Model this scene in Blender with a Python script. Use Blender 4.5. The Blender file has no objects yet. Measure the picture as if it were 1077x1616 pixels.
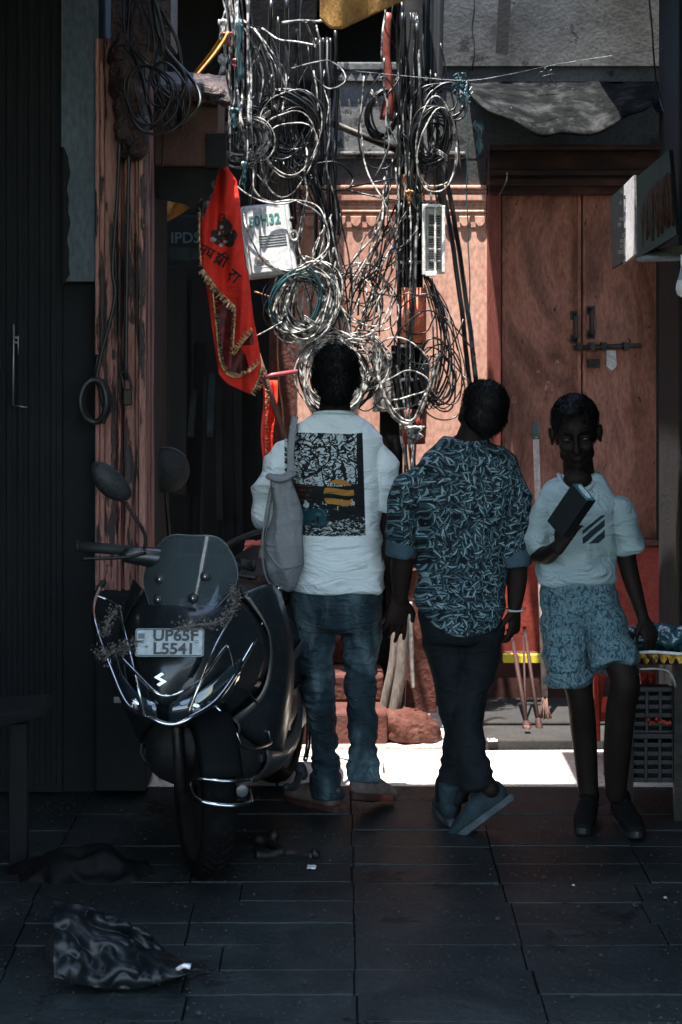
import bpy, bmesh, math, random
import numpy as np
from mathutils import Vector, Matrix, noise, Euler
random.seed(7)
PI = math.pi
V = Vector
S = bpy.context.scene
COL = S.collection
F_PX, H_CAM, HOR, CX = 3142.0, 1.85, 470.0, 538.5

def W(px, py, Y):
    "real place of a photo point that lies Y metres down the alley"
    return V(((px - CX) * Y / F_PX, Y, H_CAM - (py - HOR) * Y / F_PX))

# ------------------------------------------------------------------ materials
def nodes_of(m):
    m.use_nodes = True
    return m.node_tree.nodes, m.node_tree.links
def plain(name, col, rough=.6, metal=0., spec=.5, **kw):
    m = bpy.data.materials.new(name); n, l = nodes_of(m); b = n['Principled BSDF']
    b.inputs['Base Color'].default_value = (*col, 1); b.inputs['Roughness'].default_value = rough
    b.inputs['Metallic'].default_value = metal; b.inputs['Specular IOR Level'].default_value = spec
    for k, v in kw.items(): b.inputs[k.replace('_', ' ')].default_value = v
    return m
def ramp(n, stops):
    r = n.new('ShaderNodeValToRGB'); e = r.color_ramp.elements
    while len(e) < len(stops): e.new(.5)
    for i, (p, c) in enumerate(stops):
        e[i].position = p; e[i].color = (*c, 1) if len(c) == 3 else c
    return r
def worn(name, stops, scale=4, rough=.8, bump=.3, stretch=(1, 1, 1), detail=8, metal=0., fine=60, spec=.3,
         chips=None, chip_scale=9, chip_at=.62, rrange=.15, dist=.01, distort=.4, k=1.):
    "noise-driven weathered surface; chips = colour showing through where a second noise is high"
    stops = [(p_, tuple(v * k for v in c)) for p_, c in stops]; chips = tuple(v * k for v in chips) if chips else None
    m = bpy.data.materials.new(name); n, l = nodes_of(m); b = n['Principled BSDF']
    tc = n.new('ShaderNodeTexCoord'); mp = n.new('ShaderNodeMapping'); mp.inputs['Scale'].default_value = stretch
    l.new(tc.outputs['Object'], mp.inputs['Vector'])
    nz = n.new('ShaderNodeTexNoise'); nz.inputs['Scale'].default_value = scale; nz.inputs['Detail'].default_value = detail
    nz.inputs['Roughness'].default_value = .65; nz.inputs['Distortion'].default_value = distort
    l.new(mp.outputs[0], nz.inputs['Vector'])
    r = ramp(n, stops); l.new(nz.outputs['Fac'], r.inputs['Fac']); out = r.outputs['Color']
    nf = n.new('ShaderNodeTexNoise'); nf.inputs['Scale'].default_value = fine; nf.inputs['Detail'].default_value = 5
    l.new(mp.outputs[0], nf.inputs['Vector'])
    mul = n.new('ShaderNodeMixRGB'); mul.blend_type = 'MULTIPLY'; mul.inputs['Fac'].default_value = .7
    rf = ramp(n, [(.3, (.55, .55, .55)), (.6, (1.15, 1.15, 1.15))]); l.new(nf.outputs['Fac'], rf.inputs['Fac'])
    l.new(out, mul.inputs[1]); l.new(rf.outputs['Color'], mul.inputs[2]); out = mul.outputs[0]
    h = nz.outputs['Fac']
    if chips:
        nc = n.new('ShaderNodeTexNoise'); nc.inputs['Scale'].default_value = chip_scale; nc.inputs['Detail'].default_value = 10
        nc.inputs['Roughness'].default_value = .7
        l.new(mp.outputs[0], nc.inputs['Vector'])
        rc = ramp(n, [(chip_at, (0, 0, 0)), (chip_at + .02, (1, 1, 1))]); l.new(nc.outputs['Fac'], rc.inputs['Fac'])
        mx = n.new('ShaderNodeMixRGB'); l.new(rc.outputs['Color'], mx.inputs['Fac']); l.new(out, mx.inputs[1])
        mx.inputs[2].default_value = (*chips, 1); out = mx.outputs[0]
        sb = n.new('ShaderNodeMath'); sb.operation = 'SUBTRACT'; l.new(h, sb.inputs[0]); l.new(rc.outputs['Color'], sb.inputs[1]); h = sb.outputs[0]
    l.new(out, b.inputs['Base Color'])
    mr = n.new('ShaderNodeMapRange'); mr.inputs['To Min'].default_value = rough - rrange; mr.inputs['To Max'].default_value = min(1, rough + rrange)
    l.new(nf.outputs['Fac'], mr.inputs['Value']); l.new(mr.outputs[0], b.inputs['Roughness'])
    b.inputs['Metallic'].default_value = metal; b.inputs['Specular IOR Level'].default_value = spec
    ad = n.new('ShaderNodeMath'); ad.operation = 'ADD'; l.new(h, ad.inputs[0])
    m2 = n.new('ShaderNodeMath'); m2.operation = 'MULTIPLY'; l.new(nf.outputs['Fac'], m2.inputs[0]); m2.inputs[1].default_value = .35
    l.new(m2.outputs[0], ad.inputs[1])
    bp = n.new('ShaderNodeBump'); bp.inputs['Strength'].default_value = bump; bp.inputs['Distance'].default_value = dist
    l.new(ad.outputs[0], bp.inputs['Height']); l.new(bp.outputs[0], b.inputs['Normal'])
    return m
def g(v): return (v, v, v)

# ------------------------------------------------------------------ mesh builder
def catmull(pts, k=6, closed=False):
    pts = [V(p) for p in pts]
    if len(pts) < 3 and not closed:
        return [pts[0].lerp(pts[-1], i / k) for i in range(k + 1)]
    n = len(pts); out = []
    for i in range(n if closed else n - 1):
        if closed: p0, p1, p2, p3 = pts[i - 1], pts[i], pts[(i + 1) % n], pts[(i + 2) % n]
        else:
            p1, p2 = pts[i], pts[i + 1]
            p0 = pts[i - 1] if i else p1 * 2 - p2
            p3 = pts[i + 2] if i + 2 < n else p2 * 2 - p1
        for j in range(k):
            t = j / k
            out.append(.5 * ((2 * p1) + (p2 - p0) * t + (2 * p0 - 5 * p1 + 4 * p2 - p3) * t * t + (3 * p1 - p0 - 3 * p2 + p3) * t ** 3))
    if not closed: out.append(pts[-1].copy())
    return out
def lerpl(a, t):
    "sample list a at 0..1"
    x = t * (len(a) - 1); i = min(int(x), len(a) - 2); f = x - i
    return a[i] * (1 - f) + a[i + 1] * f

class MB:
    def __init__(s): s.v = []; s.f = []; s.sm = []; s.mi = []; s.m = 0
    def add(s, vs, fs, smooth=False):
        o = len(s.v); s.v.extend(V(v) for v in vs)
        for f in fs: s.f.append(tuple(i + o for i in f)); s.sm.append(smooth); s.mi.append(s.m)
        return s
    def box(s, a, b, rot=None, piv=None):
        a, b = V(a), V(b)
        vs = [V((x, y, z)) for x in (a.x, b.x) for y in (a.y, b.y) for z in (a.z, b.z)]
        if rot is not None:
            c = piv if piv is not None else (a + b) / 2
            vs = [rot @ (v - c) + c for v in vs]
        return s.add(vs, [(0, 1, 3, 2), (4, 6, 7, 5), (0, 4, 5, 1), (2, 3, 7, 6), (0, 2, 6, 4), (1, 5, 7, 3)])
    def beam(s, a, b, w, d, up=(0, 1, 0)):
        "bar from a to b, w wide across, d thick along up"
        a, b, up = V(a), V(b), V(up); t = (b - a).normalized(); sd = t.cross(up)
        if sd.length < 1e-4: sd = t.cross(V((1, 0, 0)))
        sd.normalize(); u = sd.cross(t)
        vs = [p + sd * (i * w / 2) + u * (j * d / 2) for p in (a, b) for i, j in ((-1, -1), (1, -1), (1, 1), (-1, 1))]
        return s.add(vs, [(0, 1, 2, 3), (7, 6, 5, 4), (0, 4, 5, 1), (1, 5, 6, 2), (2, 6, 7, 3), (3, 7, 4, 0)])
    def tube(s, pts, r, n=6, smooth=True, closed=False, flat=1., ref=None, caps=True):
        pts = [V(p) for p in pts]; m = len(pts)
        if m < 2: return s
        rs = r if isinstance(r, (list, tuple)) else None
        tan = []
        for i in range(m):
            a = pts[i - 1] if (i or closed) else pts[i]; b = pts[(i + 1) % m] if (i + 1 < m or closed) else pts[i]
            t = b - a; tan.append(t.normalized() if t.length > 1e-9 else V((0, 0, 1)))
        if ref is None:
            ref0 = V((0, 0, 1)) if abs(tan[0].z) < .9 else V((1, 0, 0))
        else: ref0 = V(ref)
        u = (ref0 - tan[0] * ref0.dot(tan[0])).normalized()
        vs = []
        for i in range(m):
            if ref is not None: u = V(ref)
            u = u - tan[i] * u.dot(tan[i])
            if u.length < 1e-6: u = tan[i].orthogonal()
            u.normalize(); w = tan[i].cross(u)
            ri = (rs[i] if len(rs) == m else lerpl(rs, i / (m - 1))) if rs else r
            for k in range(n):
                a = 2 * PI * k / n
                vs.append(pts[i] + u * (math.cos(a) * ri) + w * (math.sin(a) * ri * flat))
        fs = []
        for i in range(m if closed else m - 1):
            j = (i + 1) % m
            for k in range(n): fs.append((i * n + k, i * n + (k + 1) % n, j * n + (k + 1) % n, j * n + k))
        s.add(vs, fs, smooth)
        if not closed and caps: 
            o = len(s.v) - len(vs)
            s.f.append(tuple(o + k for k in range(n))[::-1]); s.sm.append(False); s.mi.append(s.m)
            s.f.append(tuple(o + (m - 1) * n + k for k in range(n))); s.sm.append(False); s.mi.append(s.m)
        return s
    def limb(s, pts, rad, ref=(1, 0, 0), n=20, k=6, p=2.0, round_ends=True):
        "closed tapering solid: pts joints, rad list of (half width along ref, half depth); p>2 squarer"
        c = catmull(pts, k); m = len(c)
        A = [lerpl([r[0] if isinstance(r, tuple) else r for r in rad], i / (m - 1)) for i in range(m)]
        B = [lerpl([r[1] if isinstance(r, tuple) else r for r in rad], i / (m - 1)) for i in range(m)]
        rings = [(c[i], A[i], B[i]) for i in range(m)]
        t0 = (c[0] - c[1]).normalized(); t1 = (c[-1] - c[-2]).normalized()
        if round_ends:
            pre = []; post = []
            for a in (80, 55, 30):
                ca, sa = math.cos(math.radians(a)), math.sin(math.radians(a))
                d0 = min(A[0], B[0]) * (round_ends if round_ends is not True else 1)
                d1 = min(A[-1], B[-1]) * (round_ends if round_ends is not True else 1)
                pre.append((c[0] + t0 * d0 * sa, A[0] * ca, B[0] * ca))
                post.insert(0, (c[-1] + t1 * d1 * sa, A[-1] * ca, B[-1] * ca))
            rings = pre + rings + post
        vs = []; M = len(rings)
        for i, (q, a, b) in enumerate(rings):
            t = (rings[min(i + 1, M - 1)][0] - rings[max(i - 1, 0)][0]).normalized()
            u = V(ref); u = u - t * u.dot(t)
            if u.length < 1e-6: u = t.orthogonal()
            u.normalize(); w = t.cross(u)
            for j in range(n):
                an = 2 * PI * j / n; ca, sa = math.cos(an), math.sin(an)
                ca = math.copysign(abs(ca) ** (2 / p), ca); sa = math.copysign(abs(sa) ** (2 / p), sa)
                vs.append(q + u * a * ca + w * b * sa)
        fs = [(i * n + j, i * n + (j + 1) % n, (i + 1) * n + (j + 1) % n, (i + 1) * n + j) for i in range(M - 1) for j in range(n)]
        fs.append(tuple(range(n))[::-1]); fs.append(tuple((M - 1) * n + j for j in range(n)))
        return s.add(vs, fs, True)
    def ball(s, c, r, rot=None, n=16, m=10, smooth=True):
        c = V(c); r = V(r) if not isinstance(r, (int, float)) else V((r, r, r)); vs = []; fs = []
        for i in range(m + 1):
            th = PI * i / m
            for j in range(n):
                a = 2 * PI * j / n
                v = V((r.x * math.sin(th) * math.cos(a), r.y * math.sin(th) * math.sin(a), r.z * math.cos(th)))
                if rot is not None: v = rot @ v
                vs.append(c + v)
        for i in range(m):
            for j in range(n):
                f = (i * n + j, (i + 1) * n + j, (i + 1) * n + (j + 1) % n, i * n + (j + 1) % n)
                fs.append(f)
        return s.add(vs, fs, smooth)
    def grid(s, rows, thick=0., smooth=True, dirv=None):
        "sheet through rows of points; thick>0 makes it solid along dirv"
        R_, C_ = len(rows), len(rows[0]); vs = [V(p) for r in rows for p in r]
        fs = [(i * C_ + j, i * C_ + j + 1, (i + 1) * C_ + j + 1, (i + 1) * C_ + j) for i in range(R_ - 1) for j in range(C_ - 1)]
        if thick:
            if dirv is None:
                a = vs[(R_ // 2) * C_ + C_ // 2]; b = vs[(R_ // 2) * C_ + C_ // 2 + (1 if C_ // 2 + 1 < C_ else -1)]
                c = vs[(R_ // 2 + (1 if R_ // 2 + 1 < R_ else -1)) * C_ + C_ // 2]
                dirv = (b - a).cross(c - a).normalized()
            d = V(dirv) * thick; N = len(vs)
            vs = vs + [v + d for v in vs]; fs = fs + [tuple(i + N for i in f)[::-1] for f in fs]
            edge = [j for j in range(C_)] + [i * C_ + C_ - 1 for i in range(1, R_)] + [(R_ - 1) * C_ + j for j in range(C_ - 2, -1, -1)] + [i * C_ for i in range(R_ - 2, 0, -1)]
            for a, b in zip(edge, edge[1:] + edge[:1]): fs.append((b, a, a + N, b + N))
        return s.add(vs, fs, smooth)
    def prism(s, pts, d):
        "polygon pts extruded by vector d"
        pts = [V(p) for p in pts]; d = V(d); n = len(pts)
        return s.add(pts + [p + d for p in pts], [tuple(range(n)), tuple(range(2 * n - 1, n - 1, -1))] + [(i, i + n, (i + 1) % n + n, (i + 1) % n) for i in range(n)])
    def lathe(s, c, prof, axis=(0, 0, 1), n=24, smooth=True):
        "prof: (radius, height along axis)"
        ax = V(axis).normalized(); u = ax.orthogonal().normalized(); w = ax.cross(u); c = V(c); vs = []
        for r, h in prof:
            for j in range(n):
                a = 2 * PI * j / n; vs.append(c + ax * h + u * (math.cos(a) * r) + w * (math.sin(a) * r))
        m = len(prof)
        fs = [(i * n + j, i * n + (j + 1) % n, (i + 1) * n + (j + 1) % n, (i + 1) * n + j) for i in range(m - 1) for j in range(n)]
        return s.add(vs, fs, smooth)
    def xf(s, fn): s.v = [fn(v) for v in s.v]; return s
    def mesh(s, name, off=V((0, 0, 0))):
        me = bpy.data.meshes.new(name); me.from_pydata([tuple(v - off) for v in s.v], [], s.f)
        me.polygons.foreach_set('use_smooth', s.sm); me.polygons.foreach_set('material_index', s.mi); me.update()
        return me

def fix_normals(me):
    b = bmesh.new(); b.from_mesh(me); bmesh.ops.recalc_face_normals(b, faces=b.faces); b.to_mesh(me); b.free()
def wpos(o):
    p = V((0, 0, 0))
    while o is not None: p += o.location; o = o.parent
    return p
def tag(o, label=None, cat=None, group=None, kind=None):
    if label: o['label'] = label
    if cat: o['category'] = cat
    if group: o['group'] = group
    if kind: o['kind'] = kind
    return o
def thing(name, label, cat, loc=(0, 0, 0), group=None, rot=None):
    o = bpy.data.objects.new(name, None); COL.objects.link(o); o.location = loc; o.empty_display_size = .1
    if rot: o.rotation_euler = rot
    return tag(o, label, cat, group)
def link(name, me, mats, parent=None, loc=None, bevel=0., seg=2):
    for m in (mats if isinstance(mats, (list, tuple)) else [mats]): me.materials.append(m)
    o = bpy.data.objects.new(name, me); COL.objects.link(o)
    if parent is not None: o.parent = parent
    if loc is not None: o.location = loc
    if bevel:
        b = o.modifiers.new('bevel', 'BEVEL'); b.width = bevel; b.segments = seg; b.limit_method = 'ANGLE'; b.angle_limit = math.radians(40)
    return o
def part(name, mb, mats, parent, label=None, bevel=0., local=False, fix=True, seg=2):
    "world-space shape hung under its thing (or local shape when the thing is rotated)"
    me = mb if isinstance(mb, bpy.types.Mesh) else mb.mesh(name, V((0, 0, 0)) if local else wpos(parent))
    if fix: fix_normals(me)
    o = link(name, me, mats, parent, bevel=bevel, seg=seg)
    if label: o['label'] = label
    return o
def one(name, mb, mats, label, cat, group=None, kind=None, bevel=0., fix=True):
    xs = [v.x for v in mb.v]; ys = [v.y for v in mb.v]; zs = [v.z for v in mb.v]
    c = V(((min(xs) + max(xs)) / 2, (min(ys) + max(ys)) / 2, min(zs)))
    me = mb.mesh(name, c)
    if fix: fix_normals(me)
    return tag(link(name, me, mats, None, c, bevel), label, cat, group, kind)
def struct(name, mb, mats, bevel=0.):
    me = mb.mesh(name); fix_normals(me)
    return tag(link(name, me, mats, None, None, bevel), kind='structure')
def evalmesh(ob, name):
    bpy.context.view_layer.update()
    dg = bpy.context.evaluated_depsgraph_get()
    me = bpy.data.meshes.new_from_object(ob.evaluated_get(dg)); me.name = name
    return me
def fuse(mb, name, vox=.008, smooth=4, off=V((0, 0, 0)), disp=None):
    "join overlapping solids into one continuous surface"
    me = mb.mesh('tmp', off); fix_normals(me); ob = bpy.data.objects.new('tmp', me); COL.objects.link(ob)
    r = ob.modifiers.new('r', 'REMESH'); r.mode = 'VOXEL'; r.voxel_size = vox; r.use_smooth_shade = True
    if smooth:
        sm = ob.modifiers.new('s', 'SMOOTH'); sm.factor = .5; sm.iterations = smooth
    out = evalmesh(ob, name); bpy.data.objects.remove(ob); bpy.data.meshes.remove(me)
    out.materials.clear()
    if disp: displace(out, disp, off)
    out.polygons.foreach_set('use_smooth', [True] * len(out.polygons))
    return out
def displace(me, fn, off=V((0, 0, 0))):
    n = len(me.vertices); co = np.zeros(n * 3); no = np.zeros(n * 3)
    me.vertices.foreach_get('co', co); me.vertices.foreach_get('normal', no)
    co = co.reshape(-1, 3); no = no.reshape(-1, 3); w = co + np.array(off)
    co = co + fn(w, no)
    me.vertices.foreach_set('co', co.ravel()); me.update()
def text_mb(body, size, place, depth=.0015, align='CENTER', bold=0., sx=1.):
    "lettering as a thin solid; place maps flat (x, y, height) to the world"
    cu = bpy.data.curves.new('t', 'FONT'); cu.body = body; cu.size = size; cu.align_x = align; cu.align_y = 'CENTER'
    cu.extrude = depth / 2; cu.offset = bold; cu.resolution_u = 3
    ob = bpy.data.objects.new('t', cu); COL.objects.link(ob); me = evalmesh(ob, 't')
    mb = MB(); mb.add([place(v.co.x * sx, v.co.y, v.co.z) for v in me.vertices], [tuple(p.vertices) for p in me.polygons])
    bpy.data.objects.remove(ob); bpy.data.meshes.remove(me); bpy.data.curves.remove(cu)
    return mb
def copy_tree(o, parent=None):
    c = o.copy(); COL.objects.link(c); c.parent = parent
    for ch in list(o.children): copy_tree(ch, c)
    return c
def xbox(mb, x0, y0, x1, y1, Y, d, back=None):
    "box whose camera-facing face sits at depth Y and covers the given photo rectangle; d thick away"
    a = W(x0, y1, Y); b = W(x1, y0, Y)
    return mb.box((a.x, Y, a.z), (b.x, Y + d, b.z))
def rnd(a, b): return random.uniform(a, b)
# ------------------------------------------------------------------ camera, sky, sun
cam = bpy.data.cameras.new('camera'); cam.sensor_fit = 'VERTICAL'; cam.sensor_height = 36; cam.sensor_width = 24
cam.lens = F_PX / 1616 * 36; cam.shift_y = -(808 - HOR) / 1616; cam.clip_end = 500; cam.clip_start = .05
co = bpy.data.objects.new('camera', cam); COL.objects.link(co); co.location = (0, 0, H_CAM); co.rotation_euler = (PI / 2, 0, 0)
cam.dof.use_dof = True; cam.dof.focus_distance = 7.0; cam.dof.aperture_fstop = 5.6
S.camera = co
SUN_EL, SUN_AZ = 77, 215      # azimuth clockwise from +Y of where the sun stands
w = bpy.data.worlds.new('World'); S.world = w; w.use_nodes = True
n, l = w.node_tree.nodes, w.node_tree.links
sky = n.new('ShaderNodeTexSky'); sky.sky_type = 'NISHITA'; sky.sun_disc = False
sky.sun_elevation = math.radians(SUN_EL); sky.sun_rotation = math.radians(SUN_AZ); sky.air_density = 1.3; sky.dust_density = 1.0
l.new(sky.outputs[0], n['Background'].inputs[0]); n['Background'].inputs[1].default_value = .135
sd = bpy.data.lights.new('sun', 'SUN'); sd.energy = 4.2; sd.angle = math.radians(.5); sd.color = (1, .95, .88)
so = bpy.data.objects.new('sun', sd); COL.objects.link(so)
el, az = math.radians(SUN_EL), math.radians(SUN_AZ)
sv = V((math.sin(az) * math.cos(el), math.cos(az) * math.cos(el), math.sin(el)))
so.rotation_euler = sv.to_track_quat('Z', 'Y').to_euler(); so.location = (0, 6, 12)
S.view_settings.view_transform = 'Standard'; S.view_settings.look = 'None'; S.view_settings.gamma = 1; S.view_settings.exposure = 2.3
S.cycles.max_bounces = 7; S.cycles.diffuse_bounces = 4; S.cycles.caustics_reflective = False; S.cycles.caustics_refractive = False
S.cycles.use_denoising = True
try: S.cycles.denoiser = 'OPENIMAGEDENOISE'
except Exception: pass
S.cycles.sample_clamp_indirect = 6
ROOF0, ROOF1 = 2.2, 6.9
# ------------------------------------------------------------------ materials of the place
M = {}
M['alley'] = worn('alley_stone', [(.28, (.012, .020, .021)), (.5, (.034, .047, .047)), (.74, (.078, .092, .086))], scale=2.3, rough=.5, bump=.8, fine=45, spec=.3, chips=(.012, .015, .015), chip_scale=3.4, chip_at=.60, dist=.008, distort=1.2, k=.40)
M['lane'] = worn('sunlit_lane_stone', [(.3, (.50, .44, .39)), (.7, (.66, .60, .54))], scale=5, rough=.85, bump=.4, chips=(.30, .25, .21), chip_scale=14, chip_at=.68)  # same stone lightened, so sun on the lane is part of its colour
M['gap'] = worn('joint_dirt', [(.3, g(.008)), (.7, g(.02))], rough=.95)
M['pink'] = worn('pink_plaster', [(.25, (.28, .12, .09)), (.42, (.50, .25, .185)), (.58, (.64, .37, .29)), (.7, (.56, .30, .22)), (.82, (.36, .18, .14))], scale=2.2, rough=.9, bump=.35, stretch=(1, 1, .55), chips=(.22, .12, .09), chip_scale=11, chip_at=.64, k=.9)
M['grey'] = worn('grey_plaster', [(.3, (.05, .055, .055)), (.5, (.15, .155, .155)), (.75, (.24, .24, .23))], scale=3, rough=.92, bump=.35, chips=(.05, .05, .055), chip_scale=7, chip_at=.6, dist=.02, k=.34)
M['frieze'] = worn('sooty_stone', [(.3, (.08, .085, .09)), (.6, (.24, .24, .235))], scale=7, rough=.9, bump=.5, chips=(.05, .052, .055), chip_scale=13, chip_at=.56, k=0.6)
M['door'] = worn('door_paint', [(.26, (.035, .016, .012)), (.42, (.15, .065, .048)), (.56, (.29, .125, .09)), (.66, (.20, .08, .055)), (.8, (.07, .03, .022))], scale=2.9, rough=.8, bump=.6, stretch=(1.5, 1, .5), chips=(.025, .014, .012), chip_scale=30, chip_at=.63, spec=.2, distort=1.1, k=1.05)
M['redpaint'] = worn('red_plinth_paint', [(.3, (.22, .025, .015)), (.55, (.46, .07, .045)), (.75, (.30, .045, .03))], scale=4, rough=.8, bump=.5, chips=(.22, .17, .15), chip_scale=8, chip_at=.66, k=.5)
M['redstone'] = worn('red_washed_stone', [(.3, (.13, .03, .02)), (.55, (.40, .13, .10)), (.75, (.30, .15, .12))], scale=6, rough=.88, bump=.8, chips=(.32, .28, .25), chip_scale=5, chip_at=.66, dist=.02, k=.22)
M['oldwood'] = worn('old_wood', [(.3, (.012, .014, .015)), (.6, (.03, .032, .034)), (.8, (.06, .05, .045))], scale=5, rough=.8, bump=.6, stretch=(4, 4, .5), k=.08)
M['pinkwood'] = worn('pink_painted_wood', [(.25, (.16, .045, .035)), (.45, (.36, .16, .125)), (.65, (.46, .22, .18)), (.8, (.20, .07, .05))], scale=3, rough=.6, bump=.8, stretch=(3, 3, .35), chips=(.03, .018, .018), chip_scale=6, chip_at=.51, spec=.5, distort=1.5, k=.8)
M['bluewall'] = worn('blue_grey_limewash', [(.3, (.06, .085, .10)), (.6, (.13, .165, .19)), (.8, (.17, .21, .235))], scale=2.5, rough=.9, bump=.5, stretch=(1, 1, .4), chips=(.03, .04, .045), chip_scale=4, chip_at=.63, k=.75)
M['black'] = worn('black_and_shade', [(.3, g(.012)), (.7, (.022, .026, .028))], rough=.85, scale=5, bump=.5, k=.5)  # black of real parts, and of painted shade inside openings
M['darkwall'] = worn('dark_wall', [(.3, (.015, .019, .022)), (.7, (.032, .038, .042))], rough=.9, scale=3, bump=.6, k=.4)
M['rust'] = worn('rusty_lump', [(.3, (.03, .015, .012)), (.55, (.13, .05, .035)), (.75, (.20, .09, .065))], scale=14, rough=.45, bump=1., chips=(.03, .025, .025), chip_scale=10, chip_at=.55, spec=.6, dist=.03, k=.3)
M['iron'] = worn('dark_iron', [(.3, g(.02)), (.7, (.05, .045, .04))], scale=20, rough=.5, metal=.7)
M['galv'] = worn('dull_steel', [(.3, (.2, .2, .2)), (.7, (.45, .44, .42))], scale=20, rough=.45, metal=.8)
M['yellowcloth'] = worn('ochre_cloth', [(.3, (.34, .17, .045)), (.7, (.62, .35, .10))], scale=5, rough=.9, bump=.5, chips=(.09, .04, .02), chip_scale=9, chip_at=.66, k=0.8)
M['teal'] = worn('teal_sheet', [(.3, (.02, .07, .085)), (.7, (.045, .12, .14))], scale=3, rough=.6, k=.1)
M['white'] = worn('dirty_white', [(.3, (.55, .54, .52)), (.7, (.75, .74, .72))], scale=6, rough=.5, bump=.1)
M['blackrub'] = plain('black_rubber', (.014, .015, .016), .5)

# ------------------------------------------------------------------ ground
gr = MB(); gr.box((-40, -40, -.3), (40, 40, -.02)); struct('ground', gr, M['gap'])
def slabs(name, xs_fn, rows, mat, z0, seed, gap=.006):
    rr = random.Random(seed); mb = MB(); y = rows[0]
    ys = rows
    for a, b in zip(ys, ys[1:]):
        xs = xs_fn(rr, a)
        for x0, x1 in zip(xs, xs[1:]):
            z = z0 + rr.uniform(-.003, .003); gx = gap + rr.uniform(0, .0022); gy = gap * .6 + rr.uniform(0, .0012)
            t1, t2 = rr.uniform(-.004, .004), rr.uniform(-.003, .003)
            nx = 6; P_ = []
            lo = [V((x0 + gx + (x1 - x0 - 2 * gx) * i / nx, a + gy + rr.uniform(-.002, .002), z + t1 * (i / nx - .5))) for i in range(nx + 1)]
            hi = [V((x0 + gx + (x1 - x0 - 2 * gx) * i / nx, b - gy + rr.uniform(-.002, .002), z + t1 * (i / nx - .5) + t2)) for i in range(nx + 1)]
            mb.prism(lo + hi[::-1], (0, 0, -.05))
    return struct(name, mb, mat, bevel=.0015)
ROWS = [7.54]
while ROWS[-1] > 2.5: ROWS.append(ROWS[-1] - (.21 + random.uniform(-.012, .012)))
ROWS = ROWS[::-1]
def alley_xs(rr, y):
    j = .02 * math.sin(y * 1.7)
    xs = [-2.6, -1.9, -1.42 + j, -.93 + j, -.44 + j + rr.uniform(-.02, .02), .04 + rr.uniform(-.006, .006), .52 + j * .6 + rr.uniform(-.008, .008), 1.0 + j, 1.5, 2.0, 2.6]
    if rr.random() < .35: xs[4] += rr.uniform(-.15, .15)
    if rr.random() < .35: xs[7] += rr.uniform(-.2, .1)
    return xs
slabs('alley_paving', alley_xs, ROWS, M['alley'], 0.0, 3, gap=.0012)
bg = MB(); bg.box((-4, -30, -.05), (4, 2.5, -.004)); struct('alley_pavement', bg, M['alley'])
def lane_xs(rr, y):
    xs = [-9.0]
    while xs[-1] < 9: xs.append(xs[-1] + rr.uniform(.7, 1.3))
    return xs
slabs('lane_paving', lane_xs, [7.545, 7.74, 7.93, 8.16], M['lane'], -.002, 5, gap=.0035)
pf = MB(); pf.box((.50, 8.17, -.03), (6, 9.2, .035)); pf.box((.48, 8.45, .035), (6, 9.2, .05))
struct('stone_platform', pf, M['redstone'] if False else worn('platform_stone', [(.3, (.05, .05, .05)), (.7, (.12, .11, .105))], scale=5, rough=.85, k=.28), bevel=.006)
pl = MB(); pl.box((-9, 8.17, -.03), (.47, 9.2, .012)); struct('lane_edge', pl, M['lane'])

# ------------------------------------------------------------------ back building: pink and grey facade at Y = 9
YB = 9.0
bb = thing('back_building', 'old house front with grey upper wall and pink plaster ground floor behind the wires', 'building', W(620, 1150, YB))
def zY(py, Y): return W(0, py, Y).z
def xY(px, Y): return W(px, 0, Y).x
m = MB(); xbox(m, 464, 361, 770, 1200, YB, .3); part('pink_wall', m, M['pink'], bb)
m = MB(); xbox(m, 760, 290, 1200, 900, YB + .12, .1); part('door_backing', m, M['black'], bb)
m = MB()   # grey panel with stains
xbox(m, 440, 128, 690, 241, YB, .3); part('grey_wall', m, M['frieze'], bb)
m = MB(); xbox(m, 440, 250, 768, 291, YB + .004, .3); xbox(m, 690, 100, 770, 250, YB + .002, .3); part('grey_band', m, M['grey'], bb)
m = MB(); xbox(m, 455, 98, 700, 111, YB - .025, .35); xbox(m, 455, 111, 700, 117, YB - .015, .33); xbox(m, 440, 117, 690, 128, YB - .012, .3)
xbox(m, 440, 239, 735, 245, YB - .024, .3); xbox(m, 440, 245, 735, 250, YB - .012, .3); part('grey_cornice', m, M['frieze'], bb, bevel=.006)
m = MB()
for i in range(16):
    x0 = 458 + i * 15
    m.prism([W(x0, 127, YB - .022), W(x0 + 13, 127, YB - .022), W(x0 + 6.5, 115, YB - .022)], (0, .02, 0))
part('triangle_frieze', m, M['frieze'], bb)
m = MB()
for a, b, d in ((292, 299, .024), (299, 306, .012), (306, 318, .018), (318, 323, .010), (323, 331, .007), (331, 336, .013), (336, 361, .004)):
    xbox(m, 440, a, 769, b, YB - d, .35)
part('pink_cornice', m, M['pink'], bb, bevel=.008, seg=3)
m = MB()
for i in range(13):
    x0 = 452 + i * 24.5
    pts = [W(x0 + 12 + 11 * math.cos(a) * (1 if abs(math.cos(a)) < .9 else .8), 341 + 17 * math.sin(a) ** 1.4, YB - .014) for a in [PI * k / 8 for k in range(9)]]
    m.prism(pts, (0, .009, 0))
part('petal_frieze', m, M['pink'], bb, bevel=.003)
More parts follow.
